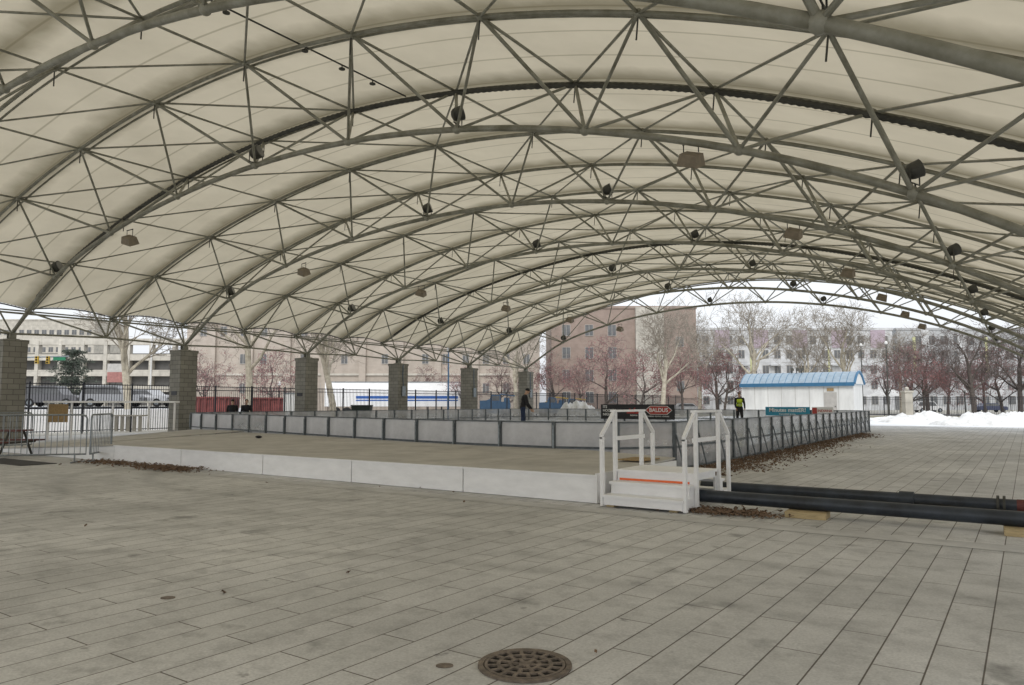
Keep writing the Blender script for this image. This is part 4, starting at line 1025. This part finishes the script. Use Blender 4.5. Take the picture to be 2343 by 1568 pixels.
tn = thing('tent', 'small white tent right of the kiosk', 'tent', at(2030,112), TH)
mb = MB(); mb.v += [(-2.4,-2,2.5),(2.4,-2,2.5),(2.4,2,2.5),(-2.4,2,2.5),(-.8,0,3.5),(.8,0,3.5)]; mb.f += [(0,1,5,4),(1,2,5),(2,3,4,5),(3,0,4)]; mb.build('canopy', M['dirty_white'], tn, smooth=0)
for x in (-2.3,2.3):
    for y in (-1.9,1.9): MB().tube((x,y,0),(x,y,2.5),.05,n=6).build('pole', M['sign_white'], tn)
gp = thing('gate_pillar', 'pale stone gate pillar with ball top in the far fence', 'pillar', at(2073,80), TH)
MB().box(-.4,.4,-.4,.4,0,2.6).build('shaft', M['beige_panel'], gp, smooth=0); MB().box(-.5,.5,-.5,.5,2.6,2.8).build('cap', M['beige_panel'], gp, smooth=0); MB().ball((0,0,3.0),.22).build('finial', M['beige_panel'], gp)

# snow piles
def pile(label, px0, px1, d, h, dep=2.0, seed=0):
    w = (px1-px0)/1700*d; nx, ny = 70, 18; mb = MB()
    for j in range(ny+1):
        for i in range(nx+1):
            u, v = i/nx, j/ny; e = (sin(pi*u)**.4)*(sin(pi*v)**.8) if 0<u<1 and 0<v<1 else 0
            n_ = noise.fractal(Vector((u*w*.7+seed*9, v*dep*.8, seed)), 1, 2, 5); n2 = noise.fractal(Vector((u*w*2.4, v*dep*2.4, seed+5)), 1, 2, 3)
            mb.v.append(((u-.5)*w, (v-.5)*dep, max(0, h*e*(.72+.5*n_+.16*n2))))
    for j in range(ny):
        for i in range(nx): a = j*(nx+1)+i; mb.f.append((a,a+1,a+nx+2,a+nx+1))
    o = mb.build('snow_pile', M['dirty_snow'], smooth=70); o.location = at((px0+px1)/2, d, .01); o.rotation_euler = (0,0,TH)
    tag(o, label, 'snow pile', 'ploughed snow piles')
pile('ploughed snow pile on the paving at the right edge', 2140,2420,50,1.05,3.0,1)
pile('lower snow heap left of the large snow pile', 2020,2200,57,.85,2.6,2)
pile('snow heap seen beyond the far boards left of the banner', 1270,1380,56,1.75,3,3)
pile('snow ridge between the far boards and the kiosk', 1985,2080,62,.5,2,4)
sheet('snow_strip', [tuple(at(1965,49)[:2]), tuple(at(2420,44)[:2]), tuple(at(2420,56)[:2]), tuple(at(1965,60)[:2])], .0095, M['snow'])

# ------------------------------------------------------------ light, world, camera
w = bpy.data.worlds.new('World'); scene.world = w; w.use_nodes = True
nt = w.node_tree; bg = nt.nodes['Background']
sky = nt.nodes.new('ShaderNodeTexSky'); sky.sky_type = 'NISHITA'; sky.sun_disc = False
sky.sun_elevation = radians(48); sky.sun_rotation = radians(150); sky.air_density = 1; sky.dust_density = 4; sky.ozone_density = 1
hs = nt.nodes.new('ShaderNodeHueSaturation'); hs.inputs['Saturation'].default_value = .1; hs.inputs['Value'].default_value = 1.0
nt.links.new(sky.outputs[0], hs.inputs['Color'])
mx = nt.nodes.new('ShaderNodeMix'); mx.data_type = 'RGBA'; mx.inputs[0].default_value = .6; mx.inputs[7].default_value = (8.9,9.25,9.7,1)
nt.links.new(hs.outputs[0], mx.inputs[6]); nt.links.new(mx.outputs[2], bg.inputs['Color'])
bg.inputs['Strength'].default_value = .145
sl = bpy.data.lights.new('Sun', 'SUN'); sl.energy = 1.2; sl.angle = radians(20); sl.color = (1,.97,.93)
so = bpy.data.objects.new('Sun', sl); COL.objects.link(so); so.rotation_euler = (radians(42), 0, radians(180-150))
cam = bpy.data.cameras.new('Camera'); cam.sensor_width = 36; cam.lens = 1700/2343*36; cam.clip_end = 2000; cam.clip_start = .05
co = bpy.data.objects.new('Camera', cam); COL.objects.link(co); co.location = (0,0,EYE); co.rotation_euler = (radians(90+4.64), 0, TH)
scene.camera = co
scene.view_settings.view_transform = 'Standard'; scene.view_settings.look = 'None'; scene.view_settings.exposure = 0
